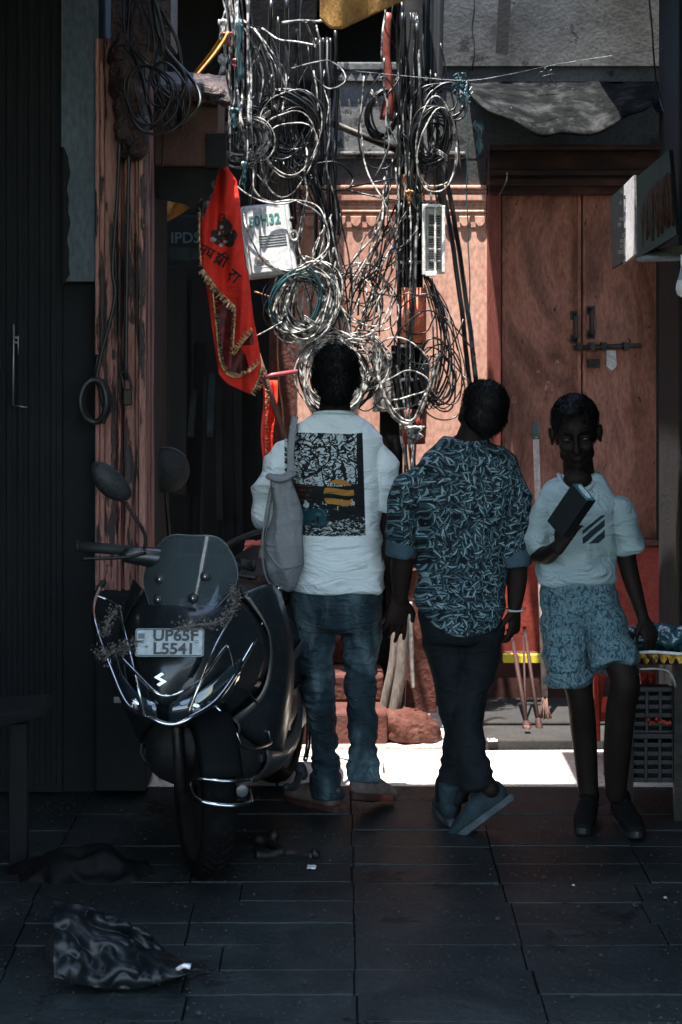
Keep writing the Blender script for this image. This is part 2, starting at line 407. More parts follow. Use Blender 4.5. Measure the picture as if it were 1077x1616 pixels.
# black sheets stand in for shade in the openings; unseen lid added above
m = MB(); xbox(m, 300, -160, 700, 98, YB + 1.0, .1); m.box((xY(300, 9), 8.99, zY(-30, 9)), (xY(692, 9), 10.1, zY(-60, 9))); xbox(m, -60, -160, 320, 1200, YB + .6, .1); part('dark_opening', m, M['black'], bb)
m = MB(); xbox(m, 690, -300, 1180, 104, YB - .02, .3); xbox(m, 770, 104, 1180, 250, YB, .3); part('upper_wall', m, M['grey'], bb)
m = MB()
for x in (748, 752): pass
m.tube([W(747 + 2 * math.sin(i), -10 + i * 11, YB - .021) for i in range(12)], .003, 5); part('wall_crack', m, M['black'], bb)
# recess on the left with a strip of red doorway inside
m = MB(); xbox(m, 425, 361, 466, 1200, YB - .015, .3); part('painted_pier', m, M['redstone'], bb)
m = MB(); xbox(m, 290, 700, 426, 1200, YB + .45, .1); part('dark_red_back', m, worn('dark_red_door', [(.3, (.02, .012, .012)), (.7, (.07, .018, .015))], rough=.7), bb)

# red plinth under the door, with ledges
m = MB(); xbox(m, 600, 862, 1180, 1034, YB - .02, .3)
part('red_plinth', m, M['redpaint'], bb, bevel=.008)
m = MB(); xbox(m, 596, 1034, 1180, 1180, YB - .04, .35); part('lower_plinth', m, worn('shaded_plinth', [(.3, (.02, .008, .007)), (.6, (.07, .022, .017)), (.8, (.04, .03, .028))], scale=6, rough=.9), bb)  # lower band coloured darker to stand in for shade
m = MB(); xbox(m, 600, 852, 1180, 862, YB - .05, .3); xbox(m, 600, 1030, 1180, 1036, YB - .06, .1); part('plinth_ledge', m, M['redstone'], bb, bevel=.006)
m = MB(); xbox(m, 795, 1034, 862, 1046, YB - .17, .05); part('yellow_stripe', m, plain('yellow_paint', (.62, .50, .04), .7), bb)
# door frame, lintel mouldings
m = MB(); xbox(m, 770, 306, 791, 852, YB - .05, .3); part('door_post', m, worn('post_red', [(.3, (.18, .03, .02)), (.7, (.42, .12, .09))], scale=4, rough=.8, stretch=(2, 2, .4), k=.45), bb, bevel=.006)
m = MB(); xbox(m, 1040, 306, 1180, 852, YB - .06, .3); part('door_post', m, M['darkwall'], bb)
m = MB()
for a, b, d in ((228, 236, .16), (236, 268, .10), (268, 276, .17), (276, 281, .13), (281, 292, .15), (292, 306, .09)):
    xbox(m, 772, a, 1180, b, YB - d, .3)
part('door_lintel', m, worn('sooty_shaded_lintel', [(.35, (.012, .009, .009)), (.55, (.035, .018, .015)), (.75, (.09, .04, .03))], scale=3, rough=.85, stretch=(1, 1, 3), spec=.15), bb, bevel=.005)  # awning shade put into the lintel's near-black colour, along with soot
# two door leaves
for k, (x0, x1) in enumerate(((792, 917.5), (920, 1040))):
    m = MB(); xbox(m, x0, 306, x1, 852, YB + .03, .05)
    lf = part('door_leaf', m, M['door'], bb, bevel=.003)
    m = MB(); fx = ((x0, x0 + 6), (x1 - 6, x1))
    for a, b in fx: xbox(m, a, 307, b, 851, YB + .012, .02)
    m2 = part('leaf_batten', m, M['door'], lf, bevel=.003)
def staple(px, py0, py1, Y):
    a, b = W(px, py0, Y), W(px, py1, Y); o = V((0, -.04, 0)); mm = MB()
    mm.tube(catmull([a + V((0, .03, 0)), a + o * .6, a + o + (b - a) * .15, b + o + (a - b) * .15, b + o * .6, b + V((0, .03, 0))], 5), .011, 8)
    mm.box(a + V((-.02, -.004, -.02)), a + V((.02, .01, .02))); mm.box(b + V((-.02, -.004, -.02)), b + V((.02, .01, .02))); return mm
part('door_handle', staple(907, 498, 535, YB + .03), M['iron'], bb); part('door_handle', staple(932, 490, 528, YB + .03), M['iron'], bb)
m = MB(); m.tube([W(905, 549, YB - .02), W(1012, 545, YB - .02)], .011, 8)
for x in (912, 932, 950, 985): m.box(W(x, 553, YB - .035), W(x + 5, 540, YB + .03))
bolt = part('door_bolt', m, M['iron'], bb)
m = MB(); m.prism([W(957, 553, YB - .03), W(972, 553, YB - .03), W(974, 578, YB - .03), W(966, 586, YB - .03), W(957, 578, YB - .03)], (0, .012, 0))
part('hasp', m, M['galv'], bolt, bevel=.003)
m = MB(); m.box(W(929, 580, YB + .0), W(945, 566, YB + .035)); m.lathe(W(937, 573, YB), [(.012, 0), (.012, .01), (.002, .012)], (0, -1, 0), 12); part('lock_plate', m, M['iron'], bb, bevel=.002)
CHIPS = []
for (x, y, r) in ((867, 615, 11), (850, 588, 4), (811, 630, 6), (812, 573, 5), (879, 573, 5), (880, 648, 4)):
    pts = [W(x + r * .8 * math.cos(a) * rnd(.7, 1.2), y + r * 1.2 * math.sin(a) * rnd(.7, 1.2), YB + .028) for a in [2 * PI * k / 11 for k in range(11)]]
    CHIPS.append(pts)
CHIP = worn('flaked', [(.4, (.16, .06, .045)), (.6, (.36, .18, .14))], scale=30, rough=.8)
for pts in CHIPS: part('chipped_patch', MB().prism(pts, (0, .003, 0)), CHIP, bb)

# stone steps between the legs
st = MB()
st.box((xY(430, 8.2), 8.20, 0), (xY(612, 8.2), 9.1, .14)); st.box((xY(432, 8.42), 8.42, .14), (xY(606, 8.4), 9.1, .255)); st.box((xY(432, 8.66), 8.66, .255), (xY(600, 8.66), 9.1, .37))
st.box((xY(432, 8.8), 8.84, .37), (xY(600, 8.8), 9.1, .47))
one('stone_steps', st, M['redstone'], 'short flight of red washed stone steps seen between the legs', 'steps', bevel=.012)

# stained stone awning over the door: hanging curved slab
def awn(u, t):     # u 0..1 across, t 0..1 top->bottom
    px = 742 + u * 322
    bot = 130 + 86 * (math.sin(PI * min(1, u * .98 + .04)) ** .75) + 5 * math.sin(u * 23)
    if u > .9: bot = max(bot, 178)
    py = 131 + (bot - 131) * t; Y = 8.78 - .50 * math.sin(t * 1.45) 
    return W(px, py, Y) + V((0, 0, .01 * noise.noise(V((u * 9, t * 3, 1)))))
m = MB(); m.grid([[awn(i / 48, j / 8) for i in range(49)] for j in range(9)], thick=.035, dirv=(0, 1, .2))
m.box(W(742, 131, 8.80), W(1064, 137, 9.02))
one('door_awning', m, worn('awning_sheet', [(.35, (.02, .022, .024)), (.5, (.13, .14, .145)), (.66, (.55, .57, .58))], scale=9, k=.055, spec=.05, rough=.9, bump=.9, chips=(5.0, 5.0, 5.0), chip_scale=48, chip_at=.66, dist=.012),
    'drooping stained grey sheet awning above the red door', 'awning')
m = MB(); m.box(W(742, 214, 8.62), W(1180, 128, 8.98)); m.v = [v + V((0, 0, -.005)) for v in m.v]
m = MB(); m.box(V((xY(730, 8.7), 8.25, 2.96)), V((3, 9.0, 3.0)))
# dark board hanging below the awning
one('strap', MB().beam(W(799, -40, 8.75), W(792, 84, 8.75), .055, .012), M['black'], 'flat black strap hanging down the grey wall', 'strap')

# ------------------------------------------------------------------ left house corner (face toward the camera at Y 7.4)
YL = 7.45
lh = thing('left_house', 'dark house corner with painted timber door frame at the left side of the alley', 'building', W(100, 1170, YL))
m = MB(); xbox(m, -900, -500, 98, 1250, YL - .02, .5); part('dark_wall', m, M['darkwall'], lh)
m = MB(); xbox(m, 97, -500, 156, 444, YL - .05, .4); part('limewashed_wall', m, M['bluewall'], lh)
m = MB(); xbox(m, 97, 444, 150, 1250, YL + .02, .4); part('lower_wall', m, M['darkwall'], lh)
m = MB(); random.seed(3)
rows = []
for j in range(40):
    py = 232 + j * 5.6; wv = 97 + 4 + 13 * (.6 + .5 * noise.noise(V((j * .21, 2, 0)))) * min(1, j / 3, (39 - j) / 3)
    rows.append([W(97, py, YL - .052), W((97 + wv) / 2, py, YL - .066), W(wv, py, YL - .052)])
m.grid(rows); part('flaked_plaster', m, M['black'], lh)
m = MB()      # the timber frame: several mouldings
for x0, x1, d in ((150, 157, .07), (157, 165, .045), (165, 186, .02), (186, 191, .05), (191, 196, .0), (196, 214, .03), (214, 219, .055), (219, 230, .085)):
    xbox(m, x0, 60, x1, 935, YL - d, .35)
part('door_frame', m, M['pinkwood'], lh, bevel=.006, seg=3)
m = MB(); xbox(m, 225, 60, 231, 1230, YL - .02, .9); part('frame_return', m, M['darkwall'], lh)
m = MB(); xbox(m, 150, 935, 231, 1250, YL - .09, .4); part('shaded_frame_base', m, M['darkwall'], lh, bevel=.012)  # foot of the frame built dark in place of the shade there
for k in range(9):
    m = MB(); xbox(m, -60 + k * 17.5, -400, -60 + k * 17.5 + 9, 1240, YL - .032, .02); part('shutter_rib', m, M['darkwall'], lh, bevel=.004)
m = MB()
for pts in (((193, 120), (186, 300), (178, 420), (182, 470), (160, 560), (152, 600)), ((205, 180), (201, 420), (199, 600))):
    m.tube(catmull([W(x, y, YL - .1) for x, y in pts], 8), .007, 6)
part('wall_cable', m, M['blackrub'], lh)
# padlock and latch
t = thing('padlock', 'old dark padlock hanging on the pink timber frame', 'padlock', W(203, 640, YL - .1))
m = MB(); m.box(W(194, 640, YL - .115), W(209, 614, YL - .085)); part('lock_body', m, M['iron'], t, bevel=.006)
m = MB(); m.tube(catmull([W(196, 614, YL - .1), W(194, 600, YL - .1), W(190, 588, YL - .09), W(200, 590, YL - .09), W(206, 603, YL - .1), W(207, 614, YL - .1)], 5), .006, 8); part('shackle', m, M['iron'], t)
t = thing('hanging_ring', 'black coiled ring hanging from a hook beside the timber frame', 'ring', W(152, 665, YL - .12))
m = MB()
for k in range(3):
    c = W(152 - k * 2, 633, YL - .11 - k * .01)
    m.tube([c + V((.048 * math.cos(a), -.01 * math.cos(2 * a), .078 * math.sin(a))) for a in [2 * PI * i / 30 for i in range(30)]], .011, 8, closed=True)
part('coil', m, M['blackrub'], t)
m = MB(); m.tube(catmull([W(155, 560, YL - .08), W(152, 592, YL - .09), W(158, 612, YL - .11), W(166, 650, YL - .12), W(163, 668, YL - .12)], 6), .009, 8); part('hook', m, M['iron'], t)
m = MB(); m.tube([W(21, 533, YL - .06), W(29, 533, YL - .06)], .004, 6); m.tube([W(22, 512, YL - .06), W(21, 640, YL - .06)], .004, 6); m.tube([W(21, 540, YL - .06), W(29, 541, YL - .06)], .004, 6); m.tube([W(29, 530, YL - .06), W(29, 560, YL - .06)], .0035, 6); m.tube([W(22, 640, YL - .06), W(44, 643, YL - .06)], .003, 6)
one('door_latch', m, M['galv'], 'thin steel latch glinting on the dark wall at far left', 'latch')
# tarry rusty lump + hood over the frame
m = MB(); random.seed(11)
rr = random.Random(5)
for i in range(40):
    t_ = i / 39; px = 188 + 26 * t_ + rr.uniform(-14, 14); py = 85 + 140 * t_ + rr.uniform(-12, 12)
    m.ball(W(px, py, YL - .10 + rr.uniform(-.03, .02)), (rr.uniform(.025, .045), .035, rr.uniform(.04, .09)))
me = None
t = thing('rusty_bracket', 'lumpy rust covered ironwork bulging over the top of the timber frame', 'bracket', W(200, 230, YL - .15))
def lumps(co, no):
    d = np.array([noise.fractal(V(c) * 22, .9, 2, 4) for c in co]) * .014
    return no * d[:, None]
part('rust_mass', fuse(m, 'rust_mass', .012, 2, wpos(t), lumps), M['rust'], t, fix=False)
m = MB(); xbox(m, 175, -200, 270, 70, YL - .1, .3); part('stained_wall', m, M['rust'], t)
# box hood beside it
t = thing('hood_box', 'rusty brown sheet metal hood with a torn black skirt beside the timber frame', 'hood', W(295, 330, 7.9))
m = MB(); xbox(m, 232, 146, 345, 262, 7.8, .5); part('hood_side', m, worn('hood_rust', [(.3, (.05, .025, .018)), (.7, (.14, .065, .045))], rough=.7, scale=4), t, bevel=.01)
m = MB(); rows = []
for j in range(9):
    a = j / 8; rows.append([W(228 + 128 * i / 24 + (8 * a if i > 20 else 0), 112 + 38 * a + 8 * ((i / 24) ** 2), 7.95 - .25 * math.sin(a * 1.5)) + V((0, 0, .008 * noise.noise(V((i * .6, j * .8, 0))))) for i in range(25)])
m.grid(rows, thick=.02, dirv=(0, .3, -1)); part('hood_top', m, M['rust'], t)
m = MB(); m.limb([W(232, 146, 7.72), W(300, 142, 7.7), W(344, 148, 7.72), W(355, 162, 7.75)], [(.03, .02), (.03, .02), (.03, .025), (.02, .02)], ref=(0, 0, 1)); part('rolled_edge', m, M['rust'], t)
m = MB(); pts = [(231, 262), (345, 262), (345, 275), (332, 290), (338, 300), (325, 318), (318, 312), (306, 330), (290, 322), (262, 316), (231, 312)]
m.prism([W(x, y, 7.84) for x, y in pts], (0, .01, 0)); part('torn_skirt', m, M['black'], t)
m = MB(); xbox(m, 325, 210, 357, 264, 7.76, .04); part('black_box', m, M['black'], t, bevel=.004)

# recess behind: dark doorway with leaning planks
t = thing('back_doorway', 'dark recess full of leaning boards behind the scooter', 'doorway', W(330, 1150, 9.3))
m = MB(); xbox(m, 225, -100, 440, 1200, 9.42, .1); part('dark_backing', m, M['black'], t)  # black sheet stands in for the shade of the recess
plk = plain('x', (0, 0, 0)); bpy.data.materials.remove(plk)
pm = worn('dusty_board', [(.3, (.01, .012, .012)), (.7, (.022, .023, .022))], scale=4, rough=.9, stretch=(3, 3, .5))
bm_ = worn('blue_board', [(.3, (.03, .045, .05)), (.6, (.06, .09, .10)), (.75, (.12, .17, .19))], scale=9, rough=.9, k=.35)
for x0, y0, x1, y1, wd, mt in ((262, 425, 262, 900, .03, pm), (282, 425, 280, 780, .085, pm), (300, 440, 296, 1000, .02, M['oldwood']), (318, 540, 302, 1000, .06, M['oldwood']), (308, 600, 301, 690, .03, bm_), (335, 590, 332, 690, .03, bm_), (345, 610, 348, 820, .03, pm), (360, 500, 362, 900, .05, M['oldwood']), (325, 560, 318, 850, .012, pm), (392, 600, 392, 1000, .09, M['oldwood']), (375, 430, 378, 1000, .04, M['darkwall']), (285, 690, 283, 770, .035, bm_)):
    part('board', MB().beam(W(x0, y0, 9.2), W(x1, y1, 9.15), wd, .02), mt, t, bevel=.002)
# teal notice cabinet
t = thing('teal_sign', 'faded teal cabinet with pale lettering half hidden behind the red flag', 'sign', W(290, 425, 9.0))
m = MB(); xbox(m, 236, 340, 330, 421, 8.9, .12); part('cabinet', m, M['teal'], t, bevel=.006)
xs = W(293, 376, 8.9); part('lettering', text_mb('IPDS', .068, lambda x, y, z: xs + V((x, -z - .002, y)), bold=.001), plain('pale_teal_paint', (.05, .10, .11), .7), t)
m = MB(); xbox(m, 268, 390, 300, 412, 8.895, .008); xbox(m, 302, 392, 318, 410, 8.893, .008); part('notice', m, bm_, t)

# ------------------------------------------------------------------ overhead and side masses that make the alley dark
rh = thing('right_house', 'dark house wall closing the right side of the alley', 'building', W(1080, 1200, 7.4))
m = MB(); m.box((1.62, 4.6, 0), (2.2, 8.0, 5)); part('side_wall', m, M['darkwall'], rh)
m = MB(); m.box((1.34, 7.9, 0), (1.62, 8.4, 3.4)); part('corner_post', m, M['black'], rh, bevel=.01)
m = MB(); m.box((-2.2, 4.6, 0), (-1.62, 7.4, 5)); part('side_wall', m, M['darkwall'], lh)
t = thing('alley_shade_roof', 'unseen dark slab over the alley, extended to block the sun', 'roof', (0, 2.2, 3.45))
RLX = -.42
m = MB(); m.box((-2.2, ROOF0, 3.45), (RLX, ROOF1, 3.6)); m.box((RLX + .26, ROOF0, 3.45), (2.2, ROOF1, 3.6)); m.box((RLX, 6.2, 3.45), (RLX + .26, ROOF1, 3.6)); m.box((-2.2, ROOF1, 3.45), (-.66, 7.6, 3.6)); m.box((-2.2, 7.6, 3.45), (-.70, 8.4, 3.6)); part('roof_slab', m, M['darkwall'], t)  # unseen roof; left pieces added to keep sun off wall and strip

m = MB(); m.box((-2.0, 7.9, .0), (xY(432, 8.6), 9.3, .03)); struct('doorway_shade_floor', m, M['darkwall'])  # dark-coloured slab laid in so the recess floor looks shaded
t = thing('lane_shade_sheet', 'added unseen sheet overhead shading the doorway recess on the left', 'awning', (-1.4, 8.6, 3.4)); m = MB(); m.box((-2.4, 8.52, 3.35), (-.50, 9.6, 3.4)); part('sheet', m, M['darkwall'], t)  # unseen sheet added to keep sun off the recess and sign
# ------------------------------------------------------------------ node shorthand
class NT:
    def __init__(s, name):
        s.m = bpy.data.materials.new(name); s.n, s.l = nodes_of(s.m); s.b = s.n['Principled BSDF']
    def pin(s, sock, v):
        if isinstance(v, (int, float)): sock.default_value = v
        elif isinstance(v, tuple): sock.default_value = (*v, 1) if len(sock.default_value) == 4 and len(v) == 3 else v
        else: s.l.new(v, sock)
    def ma(s, op, a, b=0., c=0.):
        x = s.n.new('ShaderNodeMath'); x.operation = op
        for i, v in enumerate((a, b, c)): s.pin(x.inputs[i], v)
        return x.outputs[0]
    def mix(s, f, a, b, mode='MIX'):
        x = s.n.new('ShaderNodeMixRGB'); x.blend_type = mode; s.pin(x.inputs[0], f); s.pin(x.inputs[1], a); s.pin(x.inputs[2], b); return x.outputs[0]
    def co(s):
        t = s.n.new('ShaderNodeTexCoord'); sp = s.n.new('ShaderNodeSeparateXYZ'); s.l.new(t.outputs['Object'], sp.inputs[0])
        s.obj = t.outputs['Object']; return sp.outputs[0], sp.outputs[1], sp.outputs[2]
    def comb(s, x, y, z=0.):
        c = s.n.new('ShaderNodeCombineXYZ'); s.pin(c.inputs[0], x); s.pin(c.inputs[1], y); s.pin(c.inputs[2], z); return c.outputs[0]
    def noise(s, vec, sc, det=3, dist=0., rough=.5):
        x = s.n.new('ShaderNodeTexNoise'); s.l.new(vec, x.inputs['Vector']); x.inputs['Scale'].default_value = sc; x.inputs['Detail'].default_value = det
        x.inputs['Distortion'].default_value = dist; x.inputs['Roughness'].default_value = rough; return x.outputs['Fac']
    def vor(s, vec, sc, feat='F1', out='Distance', rnd_=1.):
        x = s.n.new('ShaderNodeTexVoronoi'); x.feature = feat; s.l.new(vec, x.inputs['Vector']); x.inputs['Scale'].default_value = sc
        x.inputs['Randomness'].default_value = rnd_; return x if out is None else x.outputs[out]
    def gt(s, a, b): return s.ma('GREATER_THAN', a, b)
    def lt(s, a, b): return s.ma('LESS_THAN', a, b)
    def mul(s, *a):
        r = a[0]
        for b in a[1:]: r = s.ma('MULTIPLY', r, b)
        return r
    def sub(s, a, b): return s.ma('SUBTRACT', a, b)
    def add(s, a, b): return s.ma('ADD', a, b)
    def inside(s, v, a, b): return s.mul(s.gt(v, a), s.lt(v, b))
    def bump(s, h, st=.4, d=.004):
        x = s.n.new('ShaderNodeBump'); s.pin(x.inputs['Height'], h); x.inputs['Strength'].default_value = st; x.inputs['Distance'].default_value = d
        s.l.new(x.outputs[0], s.b.inputs['Normal'])
    def done(s, col, rough=.8, spec=.2):
        s.pin(s.b.inputs['Base Color'], col); s.pin(s.b.inputs['Roughness'], rough); s.b.inputs['Specular IOR Level'].default_value = spec
        return s.m
def cloth_bump(t, st=.5, sc=7, d=.02, extra=None):
    X, Y_, Z = t.xyz
    mp = t.comb(t.add(X, t.mul(Z, .35)), Y_, t.mul(Z, 2.2)); wv = t.noise(mp, sc, 4, 1.2)
    ridge = t.ma('ABSOLUTE', t.sub(wv, .5)); fine = t.noise(t.obj, 420, 2)
    t.bump(t.add(t.mul(ridge, 1.6), t.mul(fine, .10)), st, d)
def cloth(name, col, col2=None, **kw):
    t = NT(name); t.xyz = t.co(); f = t.noise(t.obj, 3.5, 4)
    c = t.mix(f, col, col2 or tuple(c * .8 for c in col)); cloth_bump(t, **kw); return t.done(c, .85)
def fold_disp(amp=.006, sc=(6, 6, 11), seed=0, zfn=None):
    def fn(co, no):
        d = np.empty(len(co))
        for i, c in enumerate(co):
            v = V((c[0] * sc[0] + c[2] * 2.5 + seed, c[1] * sc[1], c[2] * sc[2]))
            d[i] = .5 - abs(noise.noise(v)) * 1.6 + .3 * noise.noise(v * 2.3)
        a = amp if zfn is None else amp * np.array([zfn(c) for c in co])
        return no * (d * a)[:, None]
    return fn

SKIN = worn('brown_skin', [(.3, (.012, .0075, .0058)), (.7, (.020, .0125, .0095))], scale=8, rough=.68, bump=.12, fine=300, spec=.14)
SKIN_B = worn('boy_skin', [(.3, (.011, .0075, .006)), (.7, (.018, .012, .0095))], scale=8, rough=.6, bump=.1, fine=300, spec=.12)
HAIR = worn('black_hair', [(.3, g(.002)), (.7, g(.006))], scale=60, rough=.6, bump=.8, fine=250, spec=.2, dist=.003)
EYE = plain('eye_white', (.05, .05, .05), .35); 

def frame(fwd, up=(0, 0, 1)):
    y = V(fwd).normalized(); z = V(up); z = (z - y * z.dot(y)).normalized(); x = y.cross(z)
    return Matrix((x, y, z)).transposed()
def head_mb(mb, c, R, s=1.):
    P = lambda x, y, z: V(c) + R @ V((x, y, z)) * s
    B = lambda p, r: mb.ball(P(*p), V(r) * s, R)
    B((0, -.012, .03), (.073, .092, .082)); B((0, .018, .035), (.062, .066, .055)); B((0, .028, -.02), (.058, .060, .075))
    B((0, .036, -.070), (.047, .045, .036)); B((0, .062, -.088), (.018, .020, .016))
    for k in (-1, 1):
        B((k * .034, .058, -.022), (.024, .028, .022)); B((k * .044, .01, -.06), (.016, .035, .022))
        B((k * .0795, -.008, .0), (.009, .018, .031)); B((k * .087, -.016, .008), (.006, .014, .024)); B((k * .082, -.004, -.022), (.006, .009, .012))
        B((k * .010, .098, -.030), (.009, .010, .007))
    mb.limb([P(0, .082, .026), P(0, .096, .0), P(0, .108, -.026)], [.008 * s, .009 * s, .012 * s], ref=R @ V((1, 0, 0)), n=10, k=3)
    mb.limb([P(-.040, .070, .030), P(-.02, .084, .034), P(0, .083, .030), P(.02, .084, .034), P(.040, .070, .030)], [.006 * s, .009 * s, .007 * s, .009 * s, .006 * s], ref=R @ V((0, 0, 1)), n=8, k=3)
    for z, r in ((-.052, .0058), (-.0625, .0068)):
        mb.limb([P(-.023, .078, z - .001), P(-.008, .090, z + .001), P(.008, .090, z + .001), P(.023, .078, z - .001)], [.003 * s, r * s, r * s, .003 * s], ref=R @ V((0, 0, 1)), n=8, k=3)
def socket_disp(c, R, s=1.):
    pts = [V(c) + R @ V((k * .031, .088, .012)) * s for k in (-1, 1)]
    f = np.array(R @ V((0, 1, 0)))
    def fn(co, no):
        d = np.zeros(len(co))
        for p in pts:
            q = np.sum((co - np.array(p)) ** 2, 1); d -= .011 * s * np.exp(-q / (2 * (.013 * s) ** 2))
        return f[None, :] * d[:, None]
    return fn
def hair_mesh(c, R, s, off, seed=1, n=2600, front=True, curl=.0, lift=0., nape=-.035, tl=1.):
    mb = MB(); P = lambda x, y, z: V(c) + R @ V((x, y, z)) * s
    mb.ball(P(0, -.022, .048 + lift), V((.079, .092, .080)) * s, R, 20, 14)
    mb.ball(P(0, -.058, nape), V((.060, .044, .052)) * s, R); mb.ball(P(0, -.045, .0), V((.076, .062, .062)) * s, R)
    if front: mb.ball(P(.012, .036, .098), V((.045, .042, .024)) * s, R)
    def dis(co, no):
        d = np.array([noise.noise(V(x) * 45 + V((seed, 0, 0))) * .0022 + noise.noise(V(x) * 130) * .001 for x in co]); return no * d[:, None] * (1 + curl)
    me = fuse(mb, 'hair', .006, 1, off, dis)
    rr = random.Random(seed); vs = [v.co.copy() for v in me.vertices]; ns = [v.normal.copy() for v in me.vertices]
    mb2 = MB(); mb2.add(vs, [tuple(p.vertices) for p in me.polygons], True)
    up = R @ V((0, 0, 1)); fw = R @ V((0, 1, 0))
    for _ in range(n):
        i = rr.randrange(len(vs)); p, nn = vs[i], ns[i]
        rv = V((rr.uniform(-1, 1), rr.uniform(-1, 1), rr.uniform(-1, 1)))
        d = (nn * rr.uniform(.25, .8) - up * .5 + fw * .2 * nn.dot(up) + rv * (.35 + curl)).normalized() * rr.uniform(.010, .021) * s * tl
        sd = d.cross(nn + rv * .1).normalized() * .0007
        m_ = p + d * .55 + nn * .002
        mb2.add([p - sd, p + sd, m_ + sd * .8, p + d, m_ - sd * .8], [(0, 1, 2, 3, 4)], True)
    out = mb2.mesh('hair'); bpy.data.meshes.remove(me); return out
def hand_mb(mb, w, d, nrm, side, s=1., curl=(.35, .4, .45, .5), thumb=.5, spread=.05):
    d = V(d).normalized(); side = V(side); side = (side - d * side.dot(d)).normalized(); nn = V(nrm); nn = (nn - d * nn.dot(d) - side * nn.dot(side)).normalized()
    w = V(w)
    mb.limb([w - d * .02, w + d * .03 * s, w + d * .065 * s, w + d * .09 * s], [(.025 * s, .019 * s), (.034 * s, .017 * s), (.041 * s, .015 * s), (.040 * s, .011 * s)], ref=side, n=16, k=4)
    for i, (L, r) in enumerate(zip((.070, .080, .074, .058), (.0088, .0090, .0086, .0076))):
        b = w + d * (.088 - .006 * abs(i - 1)) * s + side * (.030 - .020 * i) * s
        a = 0; p = b - d * .012 * s; pts = [p]; q = b; dd = d + side * (1.5 - i) * spread
        for j, fr in enumerate((.45, .30, .25)):
            a += curl[i] * (1, 1.2, .8)[j]
            q = q + (dd * math.cos(a) + nn * math.sin(a)).normalized() * L * fr * s; pts.append(q)
        mb.limb(pts, [r * s, r * 1.02 * s, r * .93 * s, r * .78 * s], ref=side, n=10, k=4)
    b = w + d * .022 * s + side * .026 * s
    t1 = b + (d * .65 + side * .65 + nn * thumb * .6).normalized() * .042 * s; t2 = t1 + (d * .85 + side * .15 + nn * thumb).normalized() * .032 * s
    mb.limb([b - side * .012, b, t1, t2], [.015 * s, .0145 * s, .0105 * s, .0085 * s], ref=nn, n=10, k=4)
def shoe(parent, heel, d, up, L, mats, label=None, w=1., ankle=.05):
    R = frame(d, up); P = lambda x, y, z: V(heel) + R @ V((x, y, z))
    u = MB(); s = L / .28
    u.limb([P(0, .03, .055), P(0, .10, .052), P(0, .18, .040), P(0, .245, .030)], [(.034 * w, .045), (.040 * w, .042), (.043 * w, .030), (.036 * w, .020)], ref=R @ V((1, 0, 0)), n=18, k=5, p=2.3)
    u.limb([P(0, .045, .05), P(0, .04, .085), P(0, .035, .085 + ankle)], [(.036, .045), (.036, .045), (.040, .046)], ref=R @ V((1, 0, 0)), n=16, k=4, round_ends=.2)
    for k in range(5):
        y = .105 + k * .020; z = .098 - k * .0115
        u.limb([P(-.022, y, z - .010), P(0, y + .004, z), P(.022, y, z - .010)], [.0045] * 3, ref=R @ V((0, 0, 1)), n=8, k=3)
    o = part('shoe', fuse(u, 'shoe', .005, 2, wpos(parent)), mats[0], parent, label, fix=False)
    so_ = MB(); out = []
    for i in range(28):
        a = 2 * PI * i / 28; y = .13 + .148 * math.sin(a); ww = (.040 + .010 * math.sin(a) - .006 * math.cos(2 * a)) * w
        x = ww * math.cos(a); out.append((x, y))
    so_.prism([P(x, y, -.004 + .012 * max(0, (y - .2) / .08) ** 2) for x, y in out], R @ V((0, 0, .026)))
    part('sole', so_, mats[1], o, bevel=.006)
    return o

# ================================================================== person 1: white T-shirt, jeans, seen from behind
Y1 = 7.2
def J(px, py, dy=0.): return W(px, py, Y1 + dy)
def foot_z(v, z=0.): v = V(v); v.z = z; return v
r1 = thing('person', 'man in a loose pale T-shirt with dark printed panel and jeans, from behind', 'person', foot_z(J(535, 1285)))
o1 = wpos(r1)
b = MB(); Rh = frame((.03, 1, -.10)); hc1 = J(531, 600, .0)
head_mb(b, hc1, Rh, .98)
b.limb([J(528, 668, .01), J(529, 640, .0), J(531, 615, .01)], [.066, .056, .056], n=18)
b.limb([J(528, 700), J(530, 800), J(532, 900), J(532, 950)], [(.15, .085), (.14, .09), (.13, .085), (.14, .09)], n=20)
b.limb([J(474, 722, .0), J(444, 755, -.01), J(430, 800, .0), J(438, 870, .05), J(452, 905, .16)], [.038, .042, .040, .036, .027])
hand_mb(b, J(452, 905, .17), (.3, .9, .0), (1, -.2, 0), (0, .2, 1), .95)
b.limb([J(585, 722), J(604, 755), J(611, 805), J(613, 870), J(611, 925, .03)], [.038, .040, .040, .036, .026])
hand_mb(b, J(611, 928, .03), (-.02, .1, -1), (-.9, .3, 0), (-.1, 1, 0), .97, curl=(.25, .3, .35, .4))
for (hx, kx, ax) in ((502, 503, 515), (566, 570, 574)):
    dz = 0 if hx < 530 else -.06
    b.limb([J(hx, 950), J(hx, 1000), J(kx, 1090), J(ax, 1180, dz), J(ax, 1250, dz * 1.3)], [.055, .05, .036, .030, .030])
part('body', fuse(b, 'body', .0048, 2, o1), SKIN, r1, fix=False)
part('hair', hair_mesh(hc1 + V((0, 0, -.002)), Rh, 1.0, o1, 3, 9000, curl=.2), HAIR, r1, fix=False)
bd = MB()
for i in range(26):
    a = PI * 1.0 + PI * i / 25 * 1.0
    bd.ball(J(527, 649, .0) + V((.062 * math.cos(a), .060 * math.sin(a), -.008 * math.sin(a) - .004)), .0052, n=8, m=6)
part('bead_necklace', bd, plain('black_beads', (.01, .01, .01), .3), r1)
